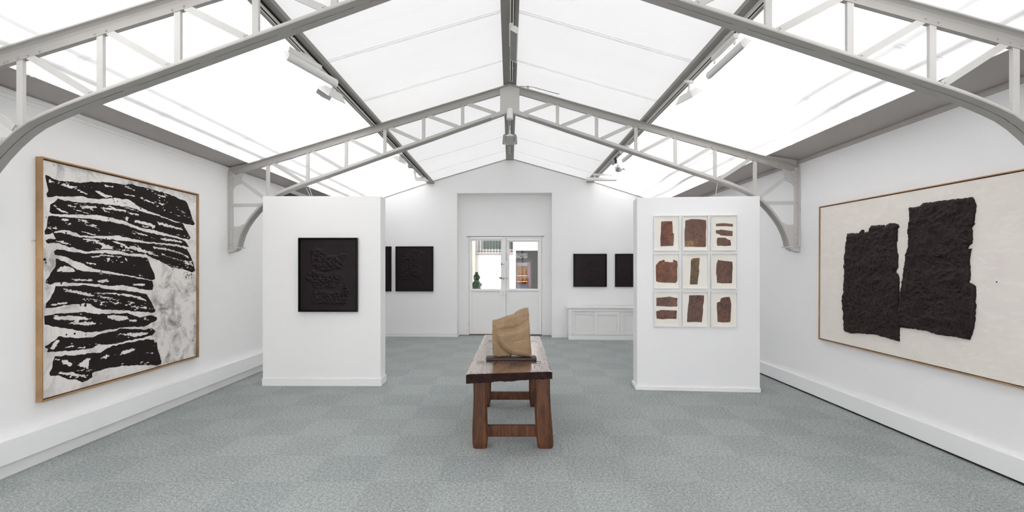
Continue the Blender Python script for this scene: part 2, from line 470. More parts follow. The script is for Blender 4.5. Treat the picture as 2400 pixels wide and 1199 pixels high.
def collage_mat(name, a, b, c, seed):
    M = Mat(name)
    tc = M.n('ShaderNodeTexCoord'); mp = M.n('ShaderNodeMapping'); mp.inputs['Location'].default_value = (seed*3.1, seed*1.7, seed*2.3)
    M.link(tc.outputs['Object'], mp.inputs['Vector']); v = mp.outputs['Vector']
    n = M.noise(v, 7, 5, 0.6, 1.4); n2 = M.noise(v, 16, 5, 0.65, 2.2); n3 = M.noise(v, 45, 3, 0.6)
    col = M.ramp(n, [(0.30, a), (0.52, b), (0.74, c)])
    col = M.mix(M.ramp(n2, [(0.40, (0.75, 0.75, 0.75)), (0.50, (0, 0, 0))]), col, (a[0]*0.25, a[1]*0.22, a[2]*0.3, 1))
    col = M.mix(M.ramp(n3, [(0.60, (0, 0, 0)), (0.75, (0.25, 0.25, 0.25))]), col, (c[0]*1.3, c[1]*1.3, c[2]*1.3, 1))
    M.base(col); M.set(0.55, 0.35); M.bump(M.math('ADD', n2, n3), 0.4, 0.002)
    return M.m

# ------------------------------------------------------------------ measures of the room (metres, camera over the origin)
XL, XR = -3.85, 3.81          # side walls
YN = -6.5                     # wall behind the camera
YB, KB = 11.14, -0.04         # back wall: y = YB + KB * x
RZB = math.atan(KB)
GL, GR = -3.58, 3.41         # lower edges of the glazed roof
def zr(x):                    # underside of the roof
    x = abs(x)
    return 4.13-0.2896*x if x < 1.83 else 3.60-0.325*(x-1.83)
def yb(x): return YB+KB*x

# ------------------------------------------------------------------ the shell
fl = MB(); fl.box(-4.1, 4.1, YN-0.2, 11.9, -0.12, 0.0)
tag(fl.build('floor', CARPET), kind='structure')

ZTL, ZTR = 2.975, 3.018
m = MB(); m.box(XL-0.2, XL, YN-0.2, 11.6, 0, ZTL+0.02); tag(m.build('wall_left', WHITE), kind='structure')
m = MB(); m.box(XR, XR+0.2, YN-0.2, 11.6, 0, ZTR+0.02); tag(m.build('wall_right', WHITE_R), kind='structure')
m = MB(); m.prism([(XL-0.2, 2.75), (XR+0.2, 2.75), (XR+0.2, 2.95), (1.83, 3.6), (0, 4.13), (-1.83, 3.6), (XL-0.2, 2.93)], YN-0.2, YN)
m.box(XL-0.2, XR+0.2, YN-0.2, YN, 0, 0.1); m.box(XL-0.2, -3.4, YN-0.2, YN, 0.1, 2.75); m.box(3.4, XR+0.2, YN-0.2, YN, 0.1, 2.75)
tag(m.build('wall_rear', WHITE), kind='structure')
GW = empty('window_6', (0, YN-0.1, 0), kind='structure')      # unseen frosted front, added behind the camera to light the room
m = MB(); m.add([(-3.4, 0, 0.1), (3.4, 0, 0.1), (3.4, 0, 2.75), (-3.4, 0, 2.75)], [(0, 1, 2, 3)]); m.build('frosted_pane', skylight_mat('frosted_glass', 0.82, 0.15), GW, fix=False)
m = MB()
for k in range(6): m.box(-3.4+1.36*k-0.03, -3.4+1.36*k+0.03, -0.03, 0.03, 0.1, 2.75)
m.build('mullion', DOORW, GW)

# back wall with its deep recess round the doors (built in the wall's own frame: x along, y away from the room)
OX0, OX1, OZ = -1.225, 0.966, 3.322      # recess
DX0, DX1, DZ = -1.015, 0.771, 2.336      # door opening
RD = 0.33
def wz(x): return zr(x)+0.03
bw = MB()
bw.prism([(XL-0.25, 0), (OX0, 0), (OX0, wz(OX0)), (-1.83, wz(1.83)), (XL-0.25, wz(XL-0.2))], 0, RD+0.22)
bw.prism([(OX1, 0), (XR+0.25, 0), (XR+0.25, wz(XR+0.2)), (1.83, wz(1.83)), (OX1, wz(OX1))], 0, RD+0.22)
bw.prism([(OX0, OZ), (OX1, OZ), (OX1, wz(OX1)), (0, wz(0)), (OX0, wz(OX0))], 0, RD+0.22)
bw.box(OX0, DX0, RD, RD+0.22, 0, OZ)
bw.box(DX1, OX1, RD, RD+0.22, 0, OZ)
bw.box(DX0, DX1, RD, RD+0.22, DZ, OZ)
o = bw.build('wall_back', WHITE); o.location = (0, YB, 0); o.rotation_euler = (0, 0, RZB); tag(o, kind='structure')

tb = MB()
for (a_, b_) in ((XL, GL), (GL, -1.83), (-1.83, 0.0), (0.0, 1.83), (1.83, GR), (GR, XR)):
    tb.prism([(a_, zr(a_)-0.020), (b_, zr(b_)-0.020), (b_, zr(b_)-0.008), (a_, zr(a_)-0.008)], -0.014, 0.0)
o = tb.build('trim_7', DARKSTEEL); o.location = (0, YB, 0); o.rotation_euler = (0, 0, RZB); tag(o, kind='structure')

# base boards of the back wall, either side of the recess
m = MB()
m.box(XL, OX0-0.0, -0.018, 0, 0, 0.095); m.box(OX0, OX0+0.012, -0.018, RD-0.02, 0, 0.02)
o = m.build('baseboard_back', SKIRT, bevel=0.003); o.location = (0, YB, 0); o.rotation_euler = (0, 0, RZB); tag(o, kind='structure')
m = MB(); m.box(OX1, 1.32, -0.02, 0, 0, 0.098)
o = m.build('baseboard_back', SKIRT, bevel=0.003); o.location = (0, YB, 0); o.rotation_euler = (0, 0, RZB); tag(o, kind='structure')
m = MB(); m.box(OX0+0.01, OX1-0.01, RD-0.06, RD+0.16, 0, 0.006)
o = m.build('trim_1', paint('worn_oak_threshold', (0.22, 0.17, 0.13, 1), 0.6)); o.location = (0, YB, 0); o.rotation_euler = (0, 0, RZB); tag(o, kind='structure')

# side skirtings: deep boxed boards that stand off the floor
m = MB(); m.box(-3.848, -3.78, YN, 11.25, 0.118, 0.304)
tag(m.build('baseboard_left', SKIRT, bevel=0.006), kind='structure')
m = MB(); m.box(3.76, 3.803, YN, 10.9, 0.022, 0.194); m.box(3.80, 3.81, YN, 10.9, 0.0, 0.19)
tag(m.build('baseboard_right', SKIRT, bevel=0.006), kind='structure')
m = MB(); m.box(3.79, 3.81, YN, 10.9, 0.0, 0.03)  # black strip stands in for the shade under the board
tag(m.build('trim_2', GAP), kind='structure')

# soffit strips between the glazed roof and the walls, with a small cornice under each
s = MB()
s.prism([(XL-0.2, ZTL-0.002), (XL, ZTL), (GL, zr(GL)), (GL, zr(GL)+0.12), (XL-0.2, ZTL+0.12)], YN-0.2, 11.32)
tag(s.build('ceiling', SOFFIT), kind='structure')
s = MB()
s.prism([(XR+0.2, ZTR), (XR+0.2, ZTR+0.12), (GR, zr(GR)+0.12), (GR, zr(GR)), (XR, ZTR)], YN-0.2, 11.02)
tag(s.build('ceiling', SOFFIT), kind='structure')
s = MB(); s.box(XL, XL+0.018, YN, 11.28, ZTL-0.045, ZTL-0.012); s.box(XL, XL+0.008, YN, 11.28, ZTL-0.075, ZTL-0.045)
tag(s.build('trim_3', WHITE), kind='structure')
s = MB(); s.box(XR-0.018, XR, YN, 10.98, ZTR-0.052, ZTR-0.014); s.box(XR-0.008, XR, YN, 10.98, ZTR-0.014, ZTR)
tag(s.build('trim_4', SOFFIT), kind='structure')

# glazed roof: four slopes of translucent sheeting, with lapped joints every 1.12 m
SEAM = skylight_mat('lapped_sheet', 0.72, 0.20)
def slope(i, x0, x1, sheet):
    r = empty('window_%d' % i, kind='structure')
    m = MB(); N = 1
    ye0, ye1 = yb(x0)+0.12, yb(x1)+0.12
    z0, z1 = zr(x0)+0.002, zr(x1)+0.002
    m.add([(x0, YN, z0), (x1, YN, z1), (x1, ye1, z1), (x0, ye0, z0), (x0, YN, z0+0.016), (x1, YN, z1+0.016), (x1, ye1, z1+0.016), (x0, ye0, z0+0.016)],
          [(0, 3, 2, 1)])
    m.build('translucent_sheet', sheet, r, fix=False)
    for y in [4.72+1.12*k for k in range(-9, 6)]:
        if y > min(ye0, ye1)-0.3: continue
        j = MB()
        d = 0.006
        for (w0, w1) in ((y-0.030, y-0.012), (y+0.002, y+0.030)):
            j.add([(x0, w0, z0-d), (x1, w0, z1-d), (x1, w1, z1-d), (x0, w1, z0-d)], [(0, 3, 2, 1)])
        j.build('sheet_joint', SEAM, r, fix=False)
slope(1, GL, -1.83, SHEET); slope(2, -1.83, 0.0, SHEET_UP); slope(3, 0.0, 1.83, SHEET_UP); slope(4, 1.83, GR, SHEET)

# ------------------------------------------------------------------ beams under the glazing
def purlin(sx, label):
    r = empty('roof_purlin', (sx*1.83, 0, 0), label=label, cat='beam', group='grey beams under the glazed roof')
    L = yb(sx*1.83)-0.002
    b = MB()
    b.box(-0.082, 0.082, YN, L, 3.545, 3.553)
    b.box(-0.075, -0.06, YN, L, 3.553, 3.592); b.box(0.06, 0.075, YN, L, 3.553, 3.572 if sx > 0 else 3.592)
    b.box(-0.04, 0.04, YN, L, 3.553, 3.585)
    b.build('beam_body', DARKSTEEL, r)
    return r
purlin(-1, 'grey steel roof beam halfway up the slope on the black stripe painting side')
purlin(1, 'grey steel roof beam halfway up the slope on the torn black paper painting side')
r = empty('ridge_beam', (0, 0, 0), label='wide grey timber beam along the very top of the glazed roof', cat='beam', group='grey beams under the glazed roof')
b = MB(); b.box(-0.088, 0.088, YN, YB-0.002, 4.075, 4.104); b.build('beam_body', DARKSTEEL, r)

def track(x, z, y0, y1, label):
    r = empty('lighting_track', (x, 0, z), label=label, cat='lighting track', group='lighting tracks under the roof beams')
    t = MB(); t.box(-0.019, 0.019, y0, y1, -0.034, 0.0); t.build('rail', LAMPW, r, bevel=0.002)
    t = MB(); t.box(-0.006, 0.006, y0+0.02, y1-0.02, -0.0352, -0.033); t.build('slot', GAP, r)
    t = MB(); t.box(0.019, 0.026, y0, y1, -0.018, -0.002); t.build('side_groove', GAP, r)
    k = y0+0.3
    while k < y1:
        if k > 2: c = MB(); c.box(-0.024, 0.024, k, k+0.03, -0.02, -0.0005); c.build('clip', LAMPW, r)
        k += 0.95
    return r
track(-1.83, 3.545, -1.0, 10.55, 'white track rail under the purlin on the black stripe painting side')
track(1.83, 3.545, -1.0, 10.55, 'white track rail under the purlin on the torn black paper painting side')
track(0.02, 4.075, -1.0, 6.35, 'white track rail along the ridge beam, nearer stretch before the apex plate')
track(0.0, 4.075, 6.75, 10.4, 'white track rail along the ridge beam, far stretch towards the doors')

# rails lying on the outside of the roof; they shade the sheeting in soft stripes
def outside_rail(x, dz, rr, wob, label):
    t = MB(); pts = []
    for k in range(60):
        y = -6+k*0.29
        pts.append((x+wob*math.sin(y*1.3)+wob*0.6*math.sin(y*3.1+x), y, zr(x)+dz+0.0))
    o = t.build('roof_pipe', DARKSTEEL) if False else t.tube(pts, rr, 8).build('roof_pipe', DARKSTEEL)
    tag(o, label, 'pipe', 'pipes on the outside of the glazed roof')
outside_rail(-3.19, 0.072, 0.050, 0.0, 'upper dim pipe through the glazed roof above the black stripe painting')
outside_rail(-3.40, 0.066, 0.046, 0.0, 'lower dim pipe through the glazed roof above the black stripe painting')
outside_rail(2.93, 0.078, 0.050, 0.03, 'upper dim wavy pipe through the glazed roof above the torn paper painting')
outside_rail(3.20, 0.069, 0.046, 0.03, 'lower dim wavy pipe through the glazed roof above the torn paper painting')

# ------------------------------------------------------------------ trusses
def truss(y0, k, label):
    T = empty('roof_truss', (0, y0, 0), math.atan(k), label=label, cat='roof truss', group='light grey riveted iron trusses')
    zt = lambda x: 4.06-0.295*abs(x)                     # top of the upper chord
    zb = lambda x: 3.694-0.345*abs(x)                    # bottom of the lower chord, straight stretch
    for sgn, W, sp in ((-1, 3.85, 0.531), (1, 3.81, 0.523)):
        def X(x):
            return sgn*(x + (W-3.81)*min(1, max(0, (x-2.9)/0.7)))
        def pl(poly): return [(X(a), b) for a, b in poly]
        # upper chord: tee with filleted root
        tp = [(-0.062, 0), (-0.062, -0.010), (-0.040, -0.014), (-0.026, -0.024), (-0.019, -0.042), (-0.017, -0.088), (0.017, -0.088), (0.019, -0.042), (0.026, -0.024), (0.040, -0.014), (0.062, -0.010), (0.062, 0)]
        path = [(0, zt(0)), (X(3.79), zt(3.79))]
        if sgn < 0: path = path[::-1]
        m = MB(); m.sweep(path, tp)
        posts = [0.64+sp*i for i in range(6)]
        for p in posts:
            for dx in ((-0.05, 0.03) if p < 3 else (-0.12, -0.04, 0.03, 0.10)):
                m.dome((sgn*(p+dx), -0.017, zt(p+dx)-0.066), 0.009)
        if True:
            for q in (3.42, 3.55, 3.66, 3.75):
                m.dome((sgn*q, -0.017, zt(q)-0.066), 0.010)
        m.build('upper_chord', CHORD, T)
        # lower chord with its arched haunch
        arc = [(2.80, zb(2.80)), (2.90, zb(2.90)-0.002), (3.0, zb(3.0)-0.008), (3.10, 2.607), (3.19, 2.562), (3.27, 2.505), (3.35, 2.432), (3.43, 2.345), (3.505, 2.250), (3.57, 2.150), (3.62, 2.045), (3.65, 1.950), (3.662, 1.877)]
        path = [(0, zb(0)), (X(1.5), zb(1.5))] + [(X(a), b) for a, b in arc]
        path = path[::-1] if sgn < 0 else path
        m = MB()
        m.sweep(path, [(-0.064, 0), (-0.064, 0.010), (-0.004, 0.010), (-0.004, 0)])
        m.sweep(path, [(0.004, 0), (0.004, 0.010), (0.064, 0.010), (0.064, 0)])
        # packing pieces that interrupt the slot between the two angles
        for a in [0.45, 0.98, 1.5, 2.03, 2.55]:
            m.bar((X(a-0.04), zb(a-0.04)+0.0055), (X(a+0.06), zb(a+0.06)+0.0055), 0.009, -0.0045, 0.0045)
        ch_ = m.build('lower_chord', CHORD, T)
        m = MB(); m.sweep(path, [(-0.014, 0.010), (-0.014, 0.056), (0.014, 0.056), (0.014, 0.010)]); m.build('web_plate', STEEL, ch_)
        # posts and diagonals
        for i, p in enumerate(posts):
            zlo = zb(p)+0.03 if p < 3 else 2.53
            m = MB(); m.box(X(p)-0.0215, X(p)+0.0215, -0.0125, 0.0125, zlo, zt(p)-0.05)
            m.build('post', STEEL, T)
        for i in range(6):
            a = posts[i-1] if i else 0.13
            b = posts[i]
            hi = (X(b-0.06), zt(b-0.06)-0.075); lo = (X(a+0.06), zb(a+0.06)+0.05)
            m = MB(); m.bar(lo, hi, 0.047, -0.0155, -0.0045)
            m.dome((lo[0]+sgn*0.012, -0.0155, lo[1]+0.012), 0.008)
            m.build('diagonal', STEEL, T)
        m = MB(); m.bar((X(3.315), 2.540), (X(3.755), 2.868), 0.048, -0.034, -0.020)
        m.dome((X(3.64), -0.034, 2.78), 0.011); m.dome((X(3.72), -0.034, 2.842), 0.011)
        m.build('knee_brace', STEEL, T)
        m = MB(); m.bar((X(3.36), 2.455), (X(3.77), 2.455), 0.045, -0.030, -0.016); m.dome((X(3.40), -0.03, 2.455), 0.01); m.dome((X(3.76), -0.03, 2.455), 0.01)
        m.build('strut', STEEL, T)
        # corner gusset with hollow edges
        g = [(3.44, zt(3.44)-0.06)]
        g += [(3.53+0.11*math.sin(t), 2.82+0.115*math.cos(t)) for t in np.linspace(0, PI/2, 7)]
        g += [(3.635, 2.745)]
        g += [(3.655+0.115*math.sin(t), 2.62+0.125*math.cos(t)) for t in np.linspace(0, PI/2, 7)]
        g += [(3.80, 2.60), (3.80, zt(3.80)-0.06)]
        m = MB(); m.prism(pl(g), -0.0165, -0.004); m.build('gusset_plate', STEEL, T)
        g = [(3.67, 1.885), (3.80, 1.885), (3.80, 2.19)] + [(3.705+0.085*math.cos(t), 2.205-0.04*math.sin(t)) for t in np.linspace(0.2, PI-0.2, 7)] + [(3.60, 2.19), (3.625, 2.10), (3.65, 2.0)]
        m = MB(); m.prism(pl(g), -0.018, -0.004); m.build('gusset_plate', STEEL, T)
        # filler plate between chord and soffit
        zs = (lambda x: zr(GR)-(zr(GR)-ZTR)*(x-GR)/(XR-GR)) if sgn > 0 else (lambda x: zr(GL)-(zr(GL)-ZTL)*(x+GL)/(GL-XL))
        x0 = 3.42 if sgn > 0 else 3.59
        g = [(sgn*x0, zt(x0)-0.01), (sgn*W, zt(W)-0.01), (sgn*W, zs(W)+0.005), (sgn*x0, zs(x0)+0.005)]
        m = MB(); m.prism(g, -0.012, 0.0); m.build('filler_plate', STEEL, T)
        # flange down the wall, with rivets
        m = MB()
        xs = sorted((sgn*(W-0.052), sgn*(W-0.012)))
        m.box(xs[0], xs[1], -0.030, -0.016, 1.88, zt(3.8)-0.02)
        xs = sorted((sgn*(W-0.014), sgn*(W-0.001)))
        m.box(xs[0], xs[1], -0.062, 0.062, 1.88, zt(3.8)-0.0)
        for z in (1.93, 1.98, 2.05, 2.13, 2.455, 2.64, 2.72, 2.80, 2.87):
            m.dome((sgn*(W-0.032), -0.030, z), 0.010)
        m.build('wall_flange', STEEL, T)
        # shoe plate on a small moulded corbel
        m = MB(); xs = sorted((sgn*(W-0.175), sgn*(W-0.001))); m.box(xs[0], xs[1], -0.075, 0.075, 1.866, 1.878); m.build('shoe_plate', STEEL, T)
        m = MB()
        m.prism([(sgn*(W-0.001), 1.808), (sgn*(W-0.02), 1.808), (sgn*(W-0.05), 1.818), (sgn*(W-0.085), 1.820), (sgn*(W-0.10), 1.835), (sgn*(W-0.125), 1.842), (sgn*(W-0.135), 1.866), (sgn*(W-0.001), 1.866)], -0.055, 0.055)
        m.build('corbel', STEEL, T)
    m = MB()
    m.prism([(-0.13, zb(0.13)+0.02), (0, zb(0)+0.02), (0.13, zb(0.13)+0.02), (0.13, zt(0.13)-0.02), (0, zt(0)-0.012), (-0.13, zt(0.13)-0.02)], -0.036, -0.022)
    m.build('apex_plate', STEEL, T)
    m = MB()
    for s in (-1, 1):
        m.bar((s*0.03, zb(0.03)+0.0), (s*0.25, zb(0.25)+0.0), 0.014, -0.066, 0.0)
        for q in (0.08, 0.14, 0.2):
            m.dome((s*q, -0.03, zb(q)-0.007), 0.008, (0, 0, -1))
    m.build('splice_plate', STEEL, T)
    return T
truss(6.525, -0.032, 'far light grey riveted iron truss whose ends rest on corbels behind the two white panels')
truss(3.20, -0.025, 'near light grey riveted iron truss crossing the top of the picture, ends out of frame')

# hanging wires from the far truss to the free-standing panels
def wire(p0, p1, label):
    o = MB().tube([p0, p1], 0.003, 6).build('hanging_wire', LAMPW); tag(o, label, 'wire', 'thin wires between truss and panels')
wire((-2.80, 6.60, 2.735), (-2.742, 6.66, 2.566), 'thin pale wire slanting from truss to panel with the black relief, nearer the wall')
wire((-2.755, 6.60, 2.745), (-2.725, 6.68, 2.566), 'thin pale wire rising steeply from truss to panel with the black relief')
wire((2.76, 6.42, 2.745), (2.70, 6.36, 2.518), 'single thin pale wire from truss to the panel carrying nine small frames')

# ------------------------------------------------------------------ free-standing white panels
P1 = empty('display_panel', (-2.5475, 6.545, 0), 0, 'tall free-standing white partition carrying one black relief in a black frame', 'display panel')
m = MB(); m.box(-0.7975, 0.7975, 0, 0.255, 0, 2.568); m.build('body', PANELW, P1, bevel=0.003)
m = MB(); m.box(-0.8035, 0.8105, -0.010, 0.265, 0, 0.106); m.build('base_board', SKIRT, P1, bevel=0.004)
A2 = math.atan2(-0.139, 1.543)
P2 = empty('display_panel', (1.67, 6.352, 0), A2, 'tall free-standing white partition carrying nine small framed brown collages', 'display panel')
m = MB(); m.box(0, 1.549, 0, 0.30, 0, 2.52); m.build('body', paint('white_panel_paint_cool', (0.85, 0.85, 0.86, 1), 0.7, 0.2, 0.02), P2, bevel=0.003)
m = MB(); m.box(-0.022, 1.556, -0.02, 0.31, 0, 0.052); m.build('base_board', SKIRT, P2, bevel=0.004)

# ------------------------------------------------------------------ framed works
def box_frame(parent, w, h, d, lip, mat, back=0.004, name='frame', bev=0.002):
    """open box frame; wall plane at y=0, front at y=-d"""
    m = MB()
    for (x0, x1, z0, z1) in ((-w/2, -w/2+lip, -h/2, h/2), (w/2-lip, w/2, -h/2, h/2), (-w/2+lip, w/2-lip, h/2-lip, h/2), (-w/2+lip, w/2-lip, -h/2, -h/2+lip)):
        m.box(x0, x1, -d, -back, z0, z1)
    return m.build(name, mat, parent, bevel=bev)

# --- the large black-striped painting
LP_C = (XL, 4.915, 1.505)
LP = empty('framed_painting', LP_C, R(90), 'large square painting of stacked black brush bands on white, in a pale oak frame', 'painting')
W_, H_ = 1.985, 1.995
box_frame(LP, W_, H_, 0.055, 0.012, OAKF)
m = MB(); g = 0.020
for (x0, x1, z0, z1) in ((-W_/2+0.012, -W_/2+g+0.006, -H_/2+0.012, H_/2-0.012), (W_/2-g-0.006, W_/2-0.012, -H_/2+0.012, H_/2-0.012), (-W_/2+0.02, W_/2-0.02, H_/2-g-0.006, H_/2-0.012), (-W_/2+0.02, W_/2-0.02, -H_/2+0.012, -H_/2+g+0.006)):
    m.box(x0, x1, -0.030, -0.004, z0, z1)
m.build('rebate', OAKI, LP)
m = MB()
m.tube([(-W_/2-0.035, -0.004, 0.31), (-W_/2+0.002, -0.006, 0.315)], 0.0025, 6); m.build('hanging_nail', CHROME, LP)

def L_pt(cx, cy, oy):
    """crop pixel -> canvas coordinates (x along the canvas, z up) for the painting on the left wall"""
    px = 80+cx/3.9975; py = oy+cy/3.9975
    Y = 3.802*1133.33/(1195-px)
    return (Y-LP_C[1], 1.6-(py-627)*Y/1133.33-LP_C[2])
SA = [
 [(120,195),(150,210),(210,240),(300,258),(420,270),(590,262),(740,270),(870,290),(940,288),(1080,325),(1250,370),(1370,420),(1440,450),(1470,530),(1500,620),(1520,660),(1500,672),(1420,655),(1300,620),(1150,560),(1000,500),(900,430),(760,415),(600,425),(450,400),(330,400),(200,405),(140,412),(130,380),(145,350),(135,300),(120,240)],
 [(240,425),(300,440),(420,455),(560,460),(760,480),(900,500),(1040,545),(1200,590),(1330,640),(1400,650),(1440,720),(1475,790),(1460,803),(1400,790),(1300,760),(1100,710),(990,690),(880,640),(760,600),(620,575),(480,570),(300,565),(180,565),(160,540),(165,480),(205,455)],
 [(150,580),(300,590),(450,600),(600,620),(750,640),(880,670),(980,710),(1100,745),(1250,770),(1400,800),(1445,840),(1465,875),(1440,872),(1350,850),(1200,835),(1050,822),(900,790),(800,765),(700,770),(560,770),(450,765),(380,730),(300,712),(220,725),(190,740),(150,760),(115,755),(110,720),(130,690)],
 [(190,735),(260,740),(330,750),(420,780),(560,790),(700,800),(850,815),(1000,830),(1200,850),(1350,870),(1440,890),(1480,960),(1505,1040),(1520,1100),(1500,1110),(1430,1090),(1300,1060),(1180,1000),(1050,940),(900,935),(800,910),(640,900),(520,920),(420,890),(330,870),(250,840),(140,835),(125,810),(150,795),(220,795)],
 [(230,890),(330,910),(500,935),(700,930),(850,950),(1000,965),(1070,975),(1100,1040),(1140,1130),(1145,1170),(1120,1185),(1000,1160),(850,1130),(700,1100),(560,1070),(480,1030),(380,1000),(300,960),(210,950),(200,920)],
 [(220,980),(300,1010),(380,1060),(450,1100),(600,1110),(750,1130),(900,1150),(1000,1170),(1120,1190),(1130,1230),(1120,1280),(1000,1265),(850,1230),(700,1235),(600,1220),(450,1210),(300,1205),(200,1205),(160,1225),(125,1210),(130,1180),(160,1140),(180,1100),(220,1040)]]
SB = [
 [(215,118),(330,120),(480,110),(600,125),(700,150),(850,160),(1000,180),(1070,200),(1120,280),(1150,350),(1140,368),(1000,360),(850,350),(700,340),(600,330),(540,290),(480,285),(400,290),(250,310),(120,328),(125,290),(160,240),(200,170)],
 [(110,400),(200,380),(350,375),(450,360),(600,380),(750,375),(880,375),(950,395),(1000,415),(1080,395),(1130,395),(1165,420),(1160,445),(1100,470),(1040,500),(900,500),(760,520),(620,545),(500,555),(400,530),(280,515),(190,500),(115,480),(110,440)],
 [(120,680),(200,630),(240,590),(330,600),(450,605),(560,600),(620,570),(760,540),(830,515),(950,520),(1050,525),(1120,515),(1150,545),(1120,575),(1050,600),(950,620),(850,640),(740,665),(620,665),(560,700),(480,715),(350,725),(200,740),(140,730),(150,700),(120,698)],
 [(210,780),(300,770),(450,765),(560,745),(640,740),(700,700),(800,665),(950,640),(1060,620),(1130,620),(1140,650),(1165,645),(1170,700),(1190,780),(1205,830),(1190,858),(1130,860),(950,860),(800,870),(700,890),(620,910),(560,935),(555,980),(530,985),(510,1000),(475,1020),(420,1000),(300,985),(240,950),(165,965),(160,930),(185,880),(190,830)]]
HA = [[(155,240),(210,265),(160,272)],[(1460,1010),(1480,1005),(1500,1055)],[(450,505),(520,488),(600,495),(605,508),(520,515),(470,520)],
 [(640,503),(750,508),(880,530),(870,548),(760,528),(640,515)],[(890,545),(960,560),(1000,575),(990,580),(900,560)],[(960,620),(1100,650),(1150,680),(1140,692),(1060,668),(950,640)],
 [(1160,635),(1260,662),(1400,700),(1405,718),(1300,692),(1180,665)],[(980,738),(1080,763),(1075,776),(985,752)],[(1200,788),(1300,800),(1400,820),(1395,832),(1280,820),(1200,805)],
 [(1120,868),(1250,885),(1420,938),(1400,942),(1240,900),(1130,885)],[(540,960),(650,946),(830,963),(830,970),(640,957),(560,975)],[(230,1080),(300,1050),(390,1075),(405,1100),(320,1107),(240,1105)],
 [(205,970),(280,980),(400,1030),(430,1060),(380,1060),(300,1012),(210,985)],[(510,1070),(600,1078),(700,1108),(830,1122),(820,1138),(690,1132),(560,1102)],[(660,290),(760,306),(755,316),(680,305)],
 [(310,476),(400,488),(395,497),(330,492)],[(870,592),(893,600),(882,638),(868,630)],[(865,970),(885,990),(875,1008),(862,990)],[(820,850),(845,868),(832,880)],[(330,298),(425,306),(420,316),(330,312)],
 [(500,665),(600,670),(598,678),(510,674)],[(850,370),(960,392),(955,402),(860,382)],[(1160,375),(1240,400),(1240,412),(1170,388)]]
HB = [[(360,52),(560,58),(560,72),(400,70)],[(290,150),(380,152),(480,183),(550,190),(530,217),(420,190),(300,168)],[(560,182),(620,178),(850,193),(1000,213),(1070,253),(1060,262),(960,227),(800,202),(650,192)],
 [(630,218),(755,226),(750,237),(650,230)],[(150,300),(240,278),(330,268),(320,282),(200,302)],[(190,410),(330,398),(480,408),(560,430),(450,442),(250,432),(200,430)],[(700,390),(860,398),(900,430),(800,442),(700,420)],
 [(450,465),(600,458),(590,477),(480,482)],[(770,577),(940,558),(1080,552),(1075,572),(960,592),(850,577)],[(165,705),(220,620),(260,630),(220,680),(190,722)],[(300,695),(380,680),(385,690),(310,700)],[(400,698),(500,688),(490,707)],
 [(270,812),(330,818),(380,850),(350,872),(280,850)],[(420,860),(500,798),(540,798),(530,850),(520,892),(450,875)],[(640,790),(700,758),(720,775),(690,794)],[(840,728),(960,698),(960,715),(880,750),(820,765)],
 [(260,922),(380,933),(490,955),(490,970),(380,957),(280,947)],[(560,240),(640,248),(640,256),(570,250)],[(600,70),(700,55),(720,80),(640,90)],[(930,100),(1050,95),(1050,115),(950,112)],[(900,430),(980,430),(975,455),(910,450)]]
DA = [(755,430,6),(795,445,6),(765,452,6),(862,463,6),(1012,515,8),(710,610,7),(690,795,7),(315,740,9),(130,595,6),(640,1100,7),(200,108,5),(1395,878,6),(115,990,14),(125,1020,9),(165,992,5)]
DB = [(270,97,9),(307,160,8),(375,158,7),(427,160,6),(465,160,6),(495,300,14),(450,300,8),(395,565,11),(318,575,9),(500,575,7)]

